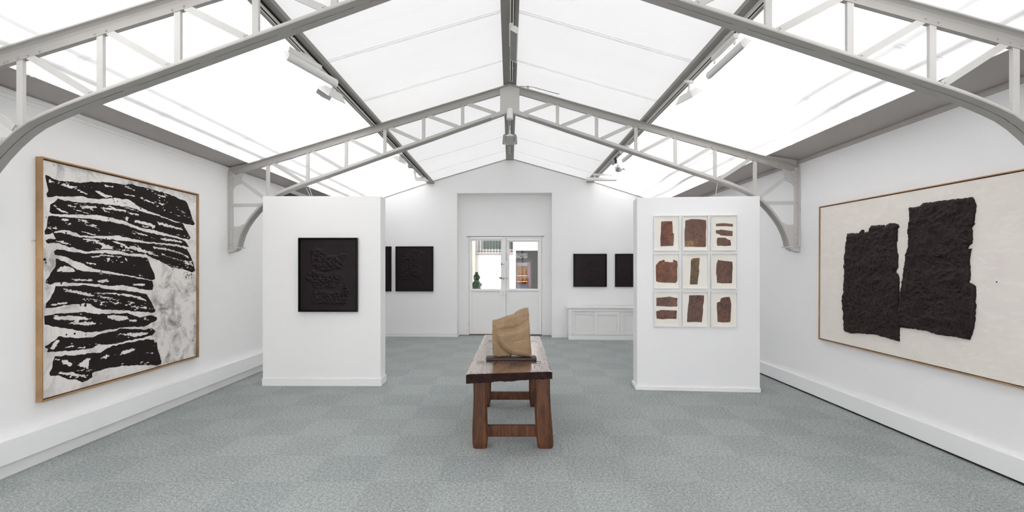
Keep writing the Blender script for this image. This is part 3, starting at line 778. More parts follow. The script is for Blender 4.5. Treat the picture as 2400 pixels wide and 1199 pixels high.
def ink_canvas():
    hw, hh = W_/2-0.022, H_/2-0.022
    nx, nz = 430, 430
    xs = np.linspace(-hw, hw, nx); zs = np.linspace(-hh, hh, nz)
    gx, gz = np.meshgrid(xs, zs, indexing='ij')
    jx = gx + 0.016*(fbm(gx*22, gz*22, 4, 5)-0.5); jz = gz + 0.020*(fbm(gx*26+9, gz*26, 4, 8)-0.5)
    D = np.full(gx.shape, -1.0)
    for polys, oy in ((SA, 360), (SB, 640)):
        for p in polys: D = np.maximum(D, sdf(jx, jz, [L_pt(a, b, oy) for a, b in p]))
    H = np.full(gx.shape, -1.0)
    kx = gx + 0.04*(fbm(gx*30, gz*60, 5, 15, 0.65)-0.5); kz = gz + 0.034*(fbm(gx*40+9, gz*80, 5, 18, 0.7)-0.5)
    for polys, oy in ((HA, 360), (HB, 640)):
        for p in polys: H = np.maximum(H, sdf(kx, kz, [L_pt(a, b, oy) for a, b in p]))
    # dry-brush flecks along the strokes
    sk = fbm(gx*4+0.5*gz, gz*34+gx*7, 4, 31); fl_ = fbm(gx*28, gz*75, 3, 44); zone = fbm(gx*1.6, gz*3.0, 2, 52)
    fine = fbm(gx*60, gz*120, 3, 77)
    dry = (sk-0.69)*0.12 + (fl_-0.60)*0.06 + (zone-0.64)*0.07 + (fine-0.5)*0.03
    inner = np.clip(D/0.02, 0, 1)
    E = np.minimum(D, np.where(inner > 0.5, -np.maximum(H, dry), 1.0))
    for pts, oy in ((DA, 360), (DB, 640)):
        for a, b, r in pts:
            c = L_pt(a, b, oy); e = L_pt(a, b+r, oy); rr = abs(e[1]-c[1])
            E = np.maximum(E, rr-np.hypot(gx-c[0], gz-c[1]))
    # small scribble of a signature under the fourth band
    rs_ = random.Random(3)
    for k in range(26):
        ax = 1412+rs_.random()*75; ay = 1106+rs_.random()*48; ex = ax+rs_.uniform(-10, 12); ey = ay+rs_.uniform(-8, 34) if k % 3 else ay+rs_.uniform(-4, 4)
        if k % 3 == 0: ex = ax+rs_.uniform(12, 30)
        p = [L_pt(ax, ay, 360), L_pt(ax+2.5, ay-1, 360), L_pt(ex+2.5, ey, 360), L_pt(ex, ey+2.5, 360)]
        E = np.maximum(E, sdf(gx, gz, p)+0.0008)
    ink = np.clip(0.5+E/0.010, 0, 1)
    wash = np.clip(0.25 + 1.3*np.clip((gx-0.10)/0.35, 0, 1)*np.clip((0.35-gz)/0.3, 0, 1) + 1.2*(fbm(gx*1.8, gz*2.4, 3, 61)-0.40) + 0.5*np.clip((gz-0.78)/0.12, 0, 1), 0, 1)
    thick = 0.0015*np.clip(E/0.01, 0, 1)
    y = -0.034-thick
    vs = np.stack([gx.ravel(), y.ravel(), gz.ravel()], 1)
    idx = np.arange(nx*nz).reshape(nx, nz)
    F = np.stack([idx[:-1, :-1].ravel(), idx[1:, :-1].ravel(), idx[1:, 1:].ravel(), idx[:-1, 1:].ravel()], 1)
    me = bpy.data.meshes.new('canvas'); n = nx*nz
    # back board so that the canvas has its real thickness
    extra = [(-hw, -0.008, -hh), (hw, -0.008, -hh), (hw, -0.008, hh), (-hw, -0.008, hh)]
    c = [int(idx[0, 0]), int(idx[-1, 0]), int(idx[-1, -1]), int(idx[0, -1])]
    EF = [(n+3, n+2, n+1, n), (c[0], n, n+1, c[1]), (c[1], n+1, n+2, c[2]), (c[2], n+2, n+3, c[3]), (c[3], n+3, n, c[0])]
    me.from_pydata(vs.tolist()+extra, [], F.tolist()+EF)
    for nm, arr in (('ink', ink), ('wash', wash)):
        at = me.attributes.new(nm, 'FLOAT', 'POINT')
        at.data.foreach_set('value', np.concatenate([arr.ravel(), np.zeros(4)]).astype(np.float32))
    me.materials.append(INK_CANVAS)
    o = bpy.data.objects.new('canvas', me); COL.objects.link(o); o.parent = LP
ink_canvas()

# --- the large painting with two sheets of crumpled black paper
RP_C = (XR, 4.45, 1.525)
RP = empty('framed_painting', RP_C, 0, 'large cream painting with two torn sheets of crumpled black paper, in a thin brown frame', 'painting', rot=(0, R(0.45), R(-90)))
RP.rotation_euler = Matrix.Rotation(R(-90), 4, 'Z').to_euler()
RP.rotation_euler = (Matrix.Rotation(R(-90), 4, 'Z') @ Matrix.Rotation(R(0.42), 4, 'Y')).to_euler()
W2, H2 = 2.90, 1.615
box_frame(RP, W2, H2, 0.045, 0.009, OAKF)
m = MB()
for (x0, x1, z0, z1) in ((-W2/2+0.009, -W2/2+0.022, -H2/2+0.009, H2/2-0.009), (W2/2-0.022, W2/2-0.009, -H2/2+0.009, H2/2-0.009), (-W2/2+0.02, W2/2-0.02, H2/2-0.022, H2/2-0.009), (-W2/2+0.02, W2/2-0.02, -H2/2+0.009, -H2/2+0.022)):
    m.box(x0, x1, -0.022, -0.004, z0, z1)
m.build('rebate', OAKI, RP)
m = MB(); m.box(-W2/2+0.017, W2/2-0.017, -0.034, -0.006, -H2/2+0.017, H2/2-0.017); m.build('canvas', CREAM, RP)
for (cx, cz) in ((1.03, 0.17), (0.70, -0.03)):
    m = MB(); m.dome((cx, -0.034, cz), 0.006); m.build('paint_speck', BPAPER, RP)
_ri = (RP.rotation_euler.to_matrix().to_4x4()).inverted()
def R_pt(cx, cy):
    px = 1960+cx/3.241; py = 440+cy/3.241
    X = 3.772; Y = X*1133.33/(px-1195); Z = 1.6-(py-627)*Y/1133.33
    p = _ri @ Vector((X-RP_C[0], Y-RP_C[1], Z-RP_C[2]))
    return (p.x, p.z)
SHL = [(85,347),(180,343),(195,318),(210,318),(213,340),(250,335),(255,310),(270,287),(320,283),(365,283),(372,298),(380,282),(410,268),(440,268),(470,275),(478,295),(465,315),(465,400),(458,410),(462,480),(470,515),(470,560),(468,605),(450,645),(470,655),(478,690),(478,800),(475,950),(482,1060),(480,1165),(420,1150),(360,1130),(300,1115),(200,1105),(110,1103),(65,1090),(60,1000),(50,850),(62,790),(62,600),(70,450),(78,400)]
SHR = [(557,147),(610,148),(640,140),(660,118),(760,103),(860,92),(980,78),(1040,70),(1050,100),(1062,125),(1058,180),(1045,260),(1055,275),(1030,300),(1035,350),(1035,420),(1010,435),(998,465),(1028,462),(1018,500),(1012,550),(1020,630),(1018,690),(1008,715),(1060,745),(1060,800),(1055,850),(1060,900),(1050,1050),(1015,1157),(900,1130),(780,1115),(680,1085),(600,1070),(480,1058),(475,1040),(480,900),(500,750),(515,600),(530,520),(550,440),(555,300)]
def crumple(seed):
    def f(x, z, d):
        wx = x+0.10*(fbm(x*3, z*3, 2, seed+90)-0.5); wz = z+0.10*(fbm(x*3+7, z*3, 2, seed+91)-0.5)
        sh = lambda X_, Z_, sd: 1-np.abs(2*vnoise(X_, Z_, sd)-1)
        ca, sa = math.cos(0.5), math.sin(0.5)
        h = 0.016*sh(wx*6+wz*2, wz*9, seed) + 0.010*sh((wx*ca+wz*sa)*15, (wz*ca-wx*sa)*22, seed+3) + 0.007*sh((wx*ca-wz*sa)*26, (wz*ca+wx*sa)*38, seed+5) + 0.0045*sh(wx*52, wz*64, seed+6) + 0.0025*sh(wx*95, wz*110, seed+8)
        return 0.003 + h*np.clip(d/0.02, 0.25, 1)
    return f
relief_sheet('torn_paper', BPAPER, RP, [R_pt(*p) for p in SHL], 0.0048, crumple(3), 0.001, 0.006, 45, 2, -0.034)['label'] = 'smaller crumpled black sheet'
relief_sheet('torn_paper', BPAPER, RP, [R_pt(*p) for p in SHR], 0.0048, crumple(13), 0.001, 0.006, 45, 9, -0.035)['label'] = 'taller crumpled black sheet'

# --- black reliefs
def black_work(loc, rz, w, h, label, masks, seed, depth=0.05, group=None, amp=0.016, cell=0.005):
    r = empty('framed_relief', loc, rz, label, 'painting', group)
    lip = 0.014
    box_frame(r, w, h, depth, lip, BFRAME)
    iw, ih = w/2-lip-0.012, h/2-lip-0.012
    m = MB(); m.box(-w/2+lip, w/2-lip, -0.012, -0.006, -h/2+lip, h/2-lip); m.build('backing', BFRAME, r)
    polys = masks
    def hf(x, z, d):
        k = np.zeros_like(x)
        for p in polys:
            s_ = sdf(x+0.03*(fbm(x*14, z*14, 3, seed)-0.5), z+0.03*(fbm(x*14+5, z*14, 3, seed+1)-0.5), [(a*iw, b*ih) for a, b in p])
            k = np.maximum(k, np.clip(s_/0.03+0.5, 0, 1))
        e = ridged(x*16+3*fbm(x*5, z*5, 2, seed), z*26, 3, seed+2)**2.2
        e2 = ridged(x*46+2*fbm(x*20, z*20, 2, seed+12), z*60, 2, seed+6)**2.5
        base = 0.0015*fbm(x*10, z*10, 4, seed+8)
        return 0.002 + base + k*(amp*1.0*e + amp*0.8*e2)
    relief_sheet('relief_surface', BRELIEF, r, [(-iw, -ih), (iw, -ih), (iw, ih), (-iw, ih)], cell, hf, 0.008, y0=-0.024)
    return r
def n6(pts):   # crop pixels of the relief on the panel -> -1..1
    return [((a-490)/400.0, -(b-605)/505.0) for a, b in pts]
M_A = [n6([(240,260),(300,215),(420,255),(480,330),(640,330),(720,250),(800,245),(750,400),(700,510),(560,535),(440,545),(330,515),(250,420)]),
       n6([(150,650),(230,520),(350,570),(500,610),(600,590),(720,630),(640,770),(480,795),(300,790),(250,700)]),
       n6([(240,880),(300,820),(500,850),(700,840),(740,750),(800,850),(780,960),(740,1030),(500,1015),(260,1025)])]
black_work((-2.449, 6.545, 1.505), 0, 0.795, 0.996, 'black relief painting in black frame, alone on the face of a white partition', M_A, 21, 0.05, amp=0.020, cell=0.0045)
G = 'black reliefs in black frames on the end wall'
M_B = [[(-0.6, 0.55), (0.0, 0.9), (0.6, 0.75), (0.25, 0.4), (0.35, -0.1), (0.6, -0.75), (0.25, -0.4), (-0.2, -0.3), (-0.8, -0.6), (-0.85, 0.1)]]
M_C = [[(-0.5, 0.5), (0.1, 0.75), (0.5, 0.4), (0.6, -0.3), (0.2, -0.8), (-0.6, -0.7), (-0.75, -0.1)]]
def on_back(x, z): return (x, yb(x), z)
black_work(on_back(-2.21, 1.574), RZB, 0.88, 1.04, 'tall black relief on the end wall, hung whole between the partition and the door recess', M_B, 33, 0.045, G, 0.014, 0.007)
black_work(on_back(-3.19, 1.574), RZB, 0.88, 1.04, 'tall black relief on the end wall, mostly hidden behind the partition with the lone relief', M_C, 37, 0.045, G, 0.014, 0.009)
black_work(on_back(1.832, 1.541), RZB, 0.756, 0.753, 'square black relief seen whole on the end wall above the low cabinet', M_C, 41, 0.045, G, 0.010, 0.007)
black_work(on_back(2.776, 1.541), RZB, 0.756, 0.753, 'square black relief above the cabinet, half hidden behind the partition with nine frames', M_C, 45, 0.045, G, 0.006, 0.009)

# --- nine small collages
q4 = 1156.5
SHAPES = [
 ((327, 436), [[(218,200),(300,195),(440,195),(447,300),(452,430),(475,450),(472,600),(460,690),(330,695),(205,700),(200,560),(212,400),(215,300)]], 'one upright reddish brown piece with a bulge low on one side'),
 ((902, 436), [[(705,185),(830,158),(960,160),(1120,180),(1125,300),(1115,450),(1118,600),(1120,705),(1090,718),(960,715),(830,710),(695,708),(690,560),(690,380),(703,320)]], 'one very large purplish brown piece turning ochre at its foot'),
 ((1478, 436), [[(1320,255),(1420,245),(1500,245),(1655,262),(1655,315),(1500,303),(1320,305)], [(1315,380),(1380,382),(1410,370),(1480,380),(1640,400),(1650,410),(1645,505),(1500,495),(1420,490),(1380,460),(1325,450)], [(1340,545),(1370,530),(1500,532),(1560,570),(1600,580),(1612,640),(1618,690),(1480,700),(1430,690),(1345,695),(1335,620)]], 'three small brown strips one above another'),
 ((327, 1195.8), [[(110,1080),(180,1000),(280,968),(290,1005),(360,1015),(370,1020),(450,1022),(465,968),(540,995),(550,1080),(540,1157),(545,1306),(540,1396),(510,1436),(330,1431),(180,1426),(115,1406),(108,1216)]], 'a broad rust brown piece notched along its top edge'),
 ((902, 1195.8), [[(825,965),(870,940),(992,935),(985,1050),(975,1120),(985,1196),(960,1356),(950,1466),(795,1464),(805,1306),(815,1100),(815,1020)]], 'a single narrow olive brown strip standing upright'),
 ((1478, 1195.8), [[(1360,975),(1420,985),(1530,1000),(1645,1012),(1650,1150),(1640,1250),(1640,1420),(1620,1440),(1440,1442),(1340,1430),(1335,1300),(1320,1250),(1330,1060)]], 'a squarish mauve brown piece with a dark upright seam'),
 ((327, 796+q4), [[(122,578+q4),(220,570+q4),(360,555+q4),(380,550+q4),(420,560+q4),(545,580+q4),(540,650+q4),(545,748+q4),(400,755+q4),(250,745+q4),(120,742+q4)], [(112,850+q4),(215,822+q4),(400,825+q4),(535,830+q4),(530,900+q4),(525,1000+q4),(380,995+q4),(250,1008+q4),(125,995+q4),(120,920+q4)]], 'two wide brown pieces with grey stains, one above the other'),
 ((902, 796+q4), [[(780,525+q4),(900,520+q4),(1080,522+q4),(1078,650+q4),(1060,720+q4),(1055,790+q4),(1062,800+q4),(1055,880+q4),(1035,1060+q4),(900,1055+q4),(740,1060+q4),(745,920+q4),(760,750+q4),(778,620+q4)]], 'a tall plain dark brown piece, straight across its top'),
 ((1478, 796+q4), [[(1340,665+q4),(1400,645+q4),(1420,580+q4),(1500,555+q4),(1590,553+q4),(1605,600+q4),(1622,700+q4),(1615,860+q4),(1605,1040+q4),(1580,1055+q4),(1450,1060+q4),(1350,1050+q4),(1345,880+q4),(1335,770+q4)]], 'a folded dark brown piece with a stepped, rounded top')]
TONES = [((0.13,0.040,0.022),(0.19,0.065,0.04),(0.22,0.085,0.04)), ((0.13,0.055,0.045),(0.16,0.075,0.06),(0.30,0.13,0.03)), ((0.13,0.065,0.045),(0.20,0.11,0.075),(0.25,0.14,0.09)),
         ((0.10,0.025,0.010),(0.20,0.060,0.020),(0.32,0.13,0.03)), ((0.10,0.060,0.022),(0.15,0.10,0.038),(0.20,0.13,0.045)), ((0.11,0.050,0.042),(0.16,0.080,0.065),(0.19,0.085,0.05)),
         ((0.12,0.050,0.045),(0.19,0.085,0.065),(0.22,0.10,0.055)), ((0.10,0.040,0.035),(0.145,0.068,0.055),(0.18,0.075,0.04)), ((0.10,0.042,0.036),(0.15,0.070,0.055),(0.24,0.10,0.035))]
for i, (c, polys, txt) in enumerate(SHAPES):
    row, colm = divmod(i, 3)
    s_ = 0.377+0.3612*colm; z_ = 1.558+0.4925*(1-row)
    lx = 1.67+s_*math.cos(A2); ly = 6.352+s_*math.sin(A2)
    f = empty('framed_collage', (lx, ly, z_), A2, 'white-framed collage: '+txt, 'framed artwork', 'nine small collages in white frames')
    box_frame(f, 0.332, 0.462, 0.032, 0.012, WFRAME)
    m = MB(); m.box(-0.155, 0.155, -0.010, -0.005, -0.220, 0.220); m.build('backing_paper', MATBOARD, f)
    cm = collage_mat('brown_stained_paper_%d' % (i+1), *[(t[0]*1.0, t[1]*0.88, t[2]*0.80, 1) for t in TONES[i]], seed=i+1)
    for k, p in enumerate(polys):
        q = [((a-c[0])*0.000631, -(b-c[1])*0.000649) for a, b in p]
        def hf(x, z, d, sd=i*7+k): return 0.0006+0.0022*ridged(x*22, z*30, 3, sd)*np.clip(d/0.006, 0.1, 1)
        relief_sheet('paper_piece', cm, f, q, 0.003, hf, 0.0002, 0.0012, 90, i+k, -0.0105)
    if i == 1:
        m = MB(); m.box(-0.128, -0.022, -0.0150, -0.0125, -0.170, -0.100); m.build('ochre_patch', collage_mat('ochre_stained_paper', (0.30, 0.15, 0.05, 1), (0.36, 0.20, 0.075, 1), (0.40, 0.22, 0.09, 1), 31), f)
    m = MB(); m.tube([(-0.172, -0.003, -0.005), (-0.165, -0.008, -0.005)], 0.003, 6); m.build('hanging_screw', CHROME, f)
    m = MB(); m.box(-0.155, 0.155, -0.0262, -0.0250, -0.220, 0.220); m.build('glass_pane', GLASS, f)

# ------------------------------------------------------------------ double door in the recess (wall frame: x along, y away)
def on_wall(name, **kw):
    return empty(name, (0, YB, 0), RZB, kind='structure', **kw)
DF = on_wall('trim_5')
m = MB()
m.box(DX0, DX0+0.030, RD-0.012, RD+0.10, 0, DZ); m.box(DX1-0.030, DX1, RD-0.012, RD+0.10, 0, DZ)
m.box(DX0, DX1, RD-0.012, RD+0.10, DZ-0.026, DZ)
m.build('door_frame', DOORW, DF, bevel=0.003)
m = MB(); m.box(DX0-0.03, DX1+0.03, RD-0.004, RD, DZ+0.002, DZ+0.012); m.build('shadow_joint', GAP, DF)
m = MB(); m.box(-0.103-0.02, -0.103+0.02, RD+0.047, RD+0.06, 0.01, DZ-0.02); m.box(DX0+0.02, DX0+0.05, RD+0.047, RD+0.06, 0.01, DZ-0.02); m.box(DX1-0.05, DX1-0.02, RD+0.047, RD+0.06, 0.01, DZ-0.02); m.box(DX0+0.02, DX1-0.02, RD+0.047, RD+0.06, 0.002, 0.05); m.box(DX0+0.02, DX1-0.02, RD+0.047, RD+0.06, DZ-0.05, DZ-0.02)
m.build('door_stop', GAP, DF)  # black bars added behind the leaf gaps to stop outside light leaking
def leaf(n, x0, x1, gx0, gx1, gz0, gz1, hinge_x, lab):
    d = on_wall('door_%d' % n); y0, y1 = RD, RD+0.045
    z0, z1 = 0.022, DZ-0.03
    m = MB()
    m.box(x0, gx0, y0, y1, z0, z1); m.box(gx1, x1, y0, y1, z0, z1)
    m.box(gx0, gx1, y0, y1, gz1, z1); m.box(gx0, gx1, y0, y1, gz0-0.06, gz0)
    m.box(gx0, gx1, y0+0.014, y1, z0+0.10, gz0-0.06); m.box(gx0, gx1, y0, y1, z0, z0+0.10)
    m.build('leaf', DOORW, d, bevel=0.003)
    m = MB()
    for (a, b, c, e) in ((gx0-0.012, gx0+0.008, gz0-0.012, gz1+0.012), (gx1-0.008, gx1+0.012, gz0-0.012, gz1+0.012)):
        m.box(a, b, y0-0.012, y0+0.001, c, e)
    m.box(gx0-0.05, gx1+0.03, y0-0.022, y0+0.001, gz0-0.045, gz0-0.004)
    m.box(gx0-0.012, gx1+0.012, y0-0.012, y0+0.001, gz1-0.004, gz1+0.012)
    m.box(gx0-0.05, gx1+0.03, y0-0.030, y0+0.001, gz1+0.026, gz1+0.062)
    m.build('glazing_bead', DOORW, d, bevel=0.002)
    m = MB(); m.box(gx0, gx1, y0+0.020, y0+0.024, gz0, gz1); m.build('glass_pane', GLASS, d)
    for z in (0.275, 1.15, 2.02):
        m = MB(); m.lathe([(0.010, -0.045), (0.010, 0.045)], 10, Matrix.Translation((hinge_x, y0-0.020, z)))
        m.lathe([(0.006, -0.062), (0.006, 0.062)], 8, Matrix.Translation((hinge_x, y0-0.020, z)))
        m.build('hinge', DOORW, d)
    return d
XM = -0.103
d1 = leaf(1, DX0+0.034, XM-0.003, -0.915, -0.213, 1.095, 2.245, DX0+0.018, '')
d2 = leaf(2, XM+0.003, DX1-0.034, -0.035, 0.655, 1.100, 2.215, DX1-0.018, '')
# ironmongery on the meeting stiles
m = MB(); m.box(XM-0.09, XM-0.020, RD-0.035, RD, 1.628, 1.72); m.build('rim_lock', DOORW, d1, bevel=0.004)
m = MB(); m.box(XM-0.075, XM-0.040, RD-0.038, RD-0.034, 1.672, 1.682); m.box(XM-0.115, XM-0.092, RD-0.03, RD-0.005, 1.665, 1.705); m.build('lock_bolt', BLACKM, d1)
m = MB(); m.box(XM+0.0, XM+0.035, RD-0.028, RD, 1.615, 1.76); m.build('lock_keep', DOORW, d2, bevel=0.003)
m = MB(); m.lathe([(0.022, 0), (0.022, 0.012), (0.012, 0.016), (0.012, 0.05)], 14, Matrix.Translation((XM-0.055, RD, 1.345)) @ Matrix.Rotation(R(90), 4, 'X'))
m.build('handle_rose', CHROME, d1)
m = MB(); m.tube([(XM-0.055, RD-0.045, 1.345), (XM-0.10, RD-0.05, 1.352)], 0.008, 8); m.build('handle_neck', CHROME, d1)
m = MB(); m.tube([(XM-0.095, RD-0.05, 1.351), (XM-0.13, RD-0.052, 1.360), (XM-0.16, RD-0.053, 1.365)], 0.014, 10); m.build('lever_handle', BLACKM, d1)
m = MB(); m.lathe([(0.018, 0), (0.018, 0.01), (0.009, 0.014), (0.009, 0.03)], 12, Matrix.Translation((XM+0.018, RD, 1.352)) @ Matrix.Rotation(R(90), 4, 'X')); m.build('latch_knob', CHROME, d2)
m = MB(); m.box(XM-0.15, XM-0.004, RD-0.03, RD, 0.965, 1.068); m.build('lock_case', DOORW, d1, bevel=0.004)
m = MB(); m.dome((XM-0.068, RD-0.03, 1.0), 0.012); m.build('key_escutcheon', CHROME, d1)
m = MB(); m.box(XM+0.002, XM+0.040, RD-0.03, RD, 0.985, 1.068); m.build('lock_keep', DOORW, d2, bevel=0.003)
m = MB(); m.tube([(XM+0.017, RD-0.014, 1.77), (XM+0.017, RD-0.014, 2.27)], 0.010, 8)
for z in (1.98, 2.05, 2.24): m.box(XM+0.002, XM+0.034, RD-0.022, RD, z-0.012, z+0.012)
m.build('sliding_bolt', DOORW, d2)

# dark opening high on the left wall behind the partition
d3 = empty('door_3', (XL, 9.15, 0), R(90), kind='structure')
m = MB(); m.box(-1.0, -0.93, -0.03, 0.0, 0.31, 2.90); m.box(0.93, 1.0, -0.03, 0.0, 0.31, 2.90); m.box(-0.93, 0.93, -0.03, 0, 2.84, 2.90); m.build('door_frame', BFRAME, d3)
m = MB(); m.box(-0.93, 0.93, -0.012, 0.0, 0.31, 2.84); m.build('leaf', black_paper('dark_brown_panel'), d3)

# ------------------------------------------------------------------ low cabinet on the end wall
CB = empty('low_cabinet', (1.307, 10.77, 0), -0.052, 'long low white cabinet with sliding panelled doors against the end wall', 'cabinet')
CL = 2.48; CD = 0.29
m = MB()
m.box(0, 0.075, 0, CD, 0.105, 0.70); m.box(CL-0.075, CL, 0, CD, 0.105, 0.70)
m.box(0.075, CL-0.075, 0, 0.03, 0.632, 0.70); m.box(0.075, CL-0.075, 0, 0.03, 0.105, 0.122)
m.box(1.135, 1.195, 0, 0.05, 0.122, 0.632)
m.box(0.06, CL-0.06, CD-0.03, CD-0.01, 0.105, 0.70)
m.build('body', DOORW, CB, bevel=0.003)
m = MB(); m.box(-0.03, CL+0.02, -0.03, CD, 0.70, 0.728); m.box(-0.015, CL, -0.015, CD, 0.688, 0.70); m.build('worktop', DOORW, CB, bevel=0.006)
m = MB(); m.box(0.0, CL, -0.012, CD, 0.0, 0.098); m.build('plinth', SKIRT, CB, bevel=0.004)
def cab_door(x0, x1, y):
    d = MB(); z0, z1 = 0.124, 0.630; t = 0.055
    d.box(x0, x0+t, y, y+0.02, z0, z1); d.box(x1-t, x1, y, y+0.02, z0, z1)
    d.box(x0+t, x1-t, y, y+0.02, z1-t-0.01, z1); d.box(x0+t, x1-t, y, y+0.02, z0, z0+t+0.01)
    d.box(x0+t, x1-t, y+0.013, y+0.02, z0+t+0.01, z1-t-0.01)
    o = d.build('sliding_door', DOORW, CB, bevel=0.002)
    f = MB(); a, b, c, e = x0+t, x1-t, z0+t+0.01, z1-t-0.01; w = 0.012
    f.box(a, a+w, y-0.004, y+0.008, c, e); f.box(b-w, b, y-0.004, y+0.008, c, e); f.box(a, b, y-0.004, y+0.008, c, c+w); f.box(a, b, y-0.004, y+0.008, e-w, e)
    f.build('moulding', DOORW, o, bevel=0.003)
cab_door(0.078, 0.60, 0.034); cab_door(0.575, 1.132, 0.010); cab_door(1.198, 1.72, 0.034); cab_door(1.70, 2.40, 0.010)

# ------------------------------------------------------------------ the old workbench
BT = empty('wooden_bench', (0.0, 3.93, 0), 0, 'heavy old dark wooden bench table with thick worn top and four legs', 'table')
def bench_top():
    """thick slab with a hacked front end"""
    nx, ny, nz = 80, 50, 6
    def P(u, v, w):
        # u across 0..1, v along 0..1, w up 0..1
        xl = -0.352+0.028*v; xr = 0.350+0.024*v
        yf = -0.05+0.11*u; yb_ = 2.215-0.125*u
        x = xl+(xr-xl)*u; y = yf+(yb_-yf)*v
        z = 0.75-0.080*(1-w)
        if w < 0.99 and v < 0.02:
            y += 0.004*(float(fbm(np.array(x*30), np.array(z*40), 3, 3))-0.5)*3
        if w < 0.01:
            n = float(fbm(np.array(x*16), np.array(y*6), 3, 4))
            n2 = float(fbm(np.array(x*70), np.array(y*20), 3, 14)); z -= (0.014*(n-0.3)+0.012*(n2-0.4))*(1 if 0.2 < u < 0.92 else 0.3); z += 0.022*u*max(0, 1-v*6)
        if w > 0.99:
            z -= 0.003*float(fbm(np.array(x*5), np.array(y*4), 2, 9))
            if v < 0.02: z -= 0.003
            z -= 0.006*max(0, (abs(u-0.5)-0.47)/0.03)
        return (x, y, z)
    bm = MB(); vs = {}; V = []
    def gi(i, j, k):
        if (i, j, k) not in vs:
            vs[(i, j, k)] = len(V); V.append(P(i/nx, j/ny, k/nz))
        return vs[(i, j, k)]
    F = []; E = []
    for i in range(nx):
        for j in range(ny):
            F.append((gi(i, j, nz), gi(i+1, j, nz), gi(i+1, j+1, nz), gi(i, j+1, nz)))
            F.append((gi(i, j, 0), gi(i, j+1, 0), gi(i+1, j+1, 0), gi(i+1, j, 0)))
    for k in range(nz):
        for i in range(nx):
            E.append(len(F)); F.append((gi(i, 0, k), gi(i+1, 0, k), gi(i+1, 0, k+1), gi(i, 0, k+1)))
            F.append((gi(i+1, ny, k), gi(i, ny, k), gi(i, ny, k+1), gi(i+1, ny, k+1)))
        for j in range(ny):
            E.append(len(F)); F.append((gi(0, j+1, k), gi(0, j, k), gi(0, j, k+1), gi(0, j+1, k+1)))
            E.append(len(F)); F.append((gi(nx, j, k), gi(nx, j+1, k), gi(nx, j+1, k+1), gi(nx, j, k+1)))
    me = bpy.data.meshes.new('table_top'); me.from_pydata(V, [], F)
    me.materials.append(BENCH_TOP); me.materials.append(BENCH_END)
    for e in E: me.polygons[e].material_index = 1
    o = bpy.data.objects.new('table_top', me); COL.objects.link(o); o.parent = BT
bench_top()
def leg(xf0, xf1, xt0, xt1, yf, yt, dep):
    vs = []; N = 14
    for k in range(N+1):
        t = k/N; z = 0.675*t
        x0 = xf0+(xt0-xf0)*t + 0.004*math.sin(t*7+xf0*9); x1 = xf1+(xt1-xf1)*t + 0.004*math.sin(t*6+yf*3)
        y0 = yf+(yt-yf)*t; y1 = y0+dep
        c = 0.014 if k else 0.020
        if k == 0: x0 += 0.006; x1 -= 0.006; y0 += 0.006; y1 -= 0.006
        vs += [(x0+c, y0, z), (x1-c, y0, z), (x1, y0+c, z), (x1, y1-c, z), (x1-c, y1, z), (x0+c, y1, z), (x0, y1-c, z), (x0, y0+c, z)]
    fs = [(7, 6, 5, 4, 3, 2, 1, 0), tuple(N*8+i for i in range(8))]
    for k in range(N):
        for i in range(8):
            j = (i+1) % 8
            fs.append((k*8+i, k*8+j, (k+1)*8+j, (k+1)*8+i))
    MB().add(vs, fs).build('leg', BENCH_LEG, BT)
Y0 = 3.93
leg(-0.329, -0.202, -0.326, -0.203, 4.27-Y0, 4.29-Y0, 0.13)
leg(0.241, 0.384, 0.212, 0.352, 4.27-Y0, 4.29-Y0, 0.13)
leg(-0.330, -0.222, -0.325, -0.215, 5.55-Y0, 5.53-Y0, 0.12)
leg(0.228, 0.340, 0.222, 0.335, 5.55-Y0, 5.53-Y0, 0.12)
m = MB(); m.box(-0.21, 0.25, 4.33-Y0, 4.385-Y0, 0.085, 0.185); m.build('stretcher', BENCH_LEG, BT, bevel=0.008)
m = MB(); m.box(-0.225, 0.235, 5.58-Y0, 5.63-Y0, 0.075, 0.165); m.build('stretcher', BENCH_LEG, BT, bevel=0.008)
m = MB()   # crack and wedged pin in the near leg
m.box(0.352, 0.354, 4.268-Y0, 4.28-Y0, 0.02, 0.63); m.build('crack', GAP, BT)
def tenon(x, y, w, d):
    m = MB(); t = 0.003
    m.box(x-w/2, x+w/2, y-d/2, y-d/2+t*1.5, 0.7470, 0.7498); m.box(x-w/2, x+w/2, y+d/2-t*1.5, y+d/2, 0.7470, 0.7498)
    m.box(x-w/2, x-w/2+t, y-d/2, y+d/2, 0.7470, 0.7498); m.box(x+w/2-t, x+w/2, y-d/2, y+d/2, 0.7470, 0.7498)
    m.build('tenon_joint', GAP, BT)
tenon(-0.265, 4.36-Y0, 0.055, 0.08); tenon(0.24, 4.36-Y0, 0.07, 0.09); tenon(-0.22, 5.62-Y0, 0.06, 0.10); tenon(0.27, 5.62-Y0, 0.06, 0.10)
m = MB()
m.tube([(0.205, 4.08-Y0, 0.7475), (0.212, 4.13-Y0, 0.7475), (0.206, 4.17-Y0, 0.7475), (0.222, 4.22-Y0, 0.7475), (0.26, 4.24-Y0, 0.7475)], 0.003, 6); m.build('split', GAP, BT)

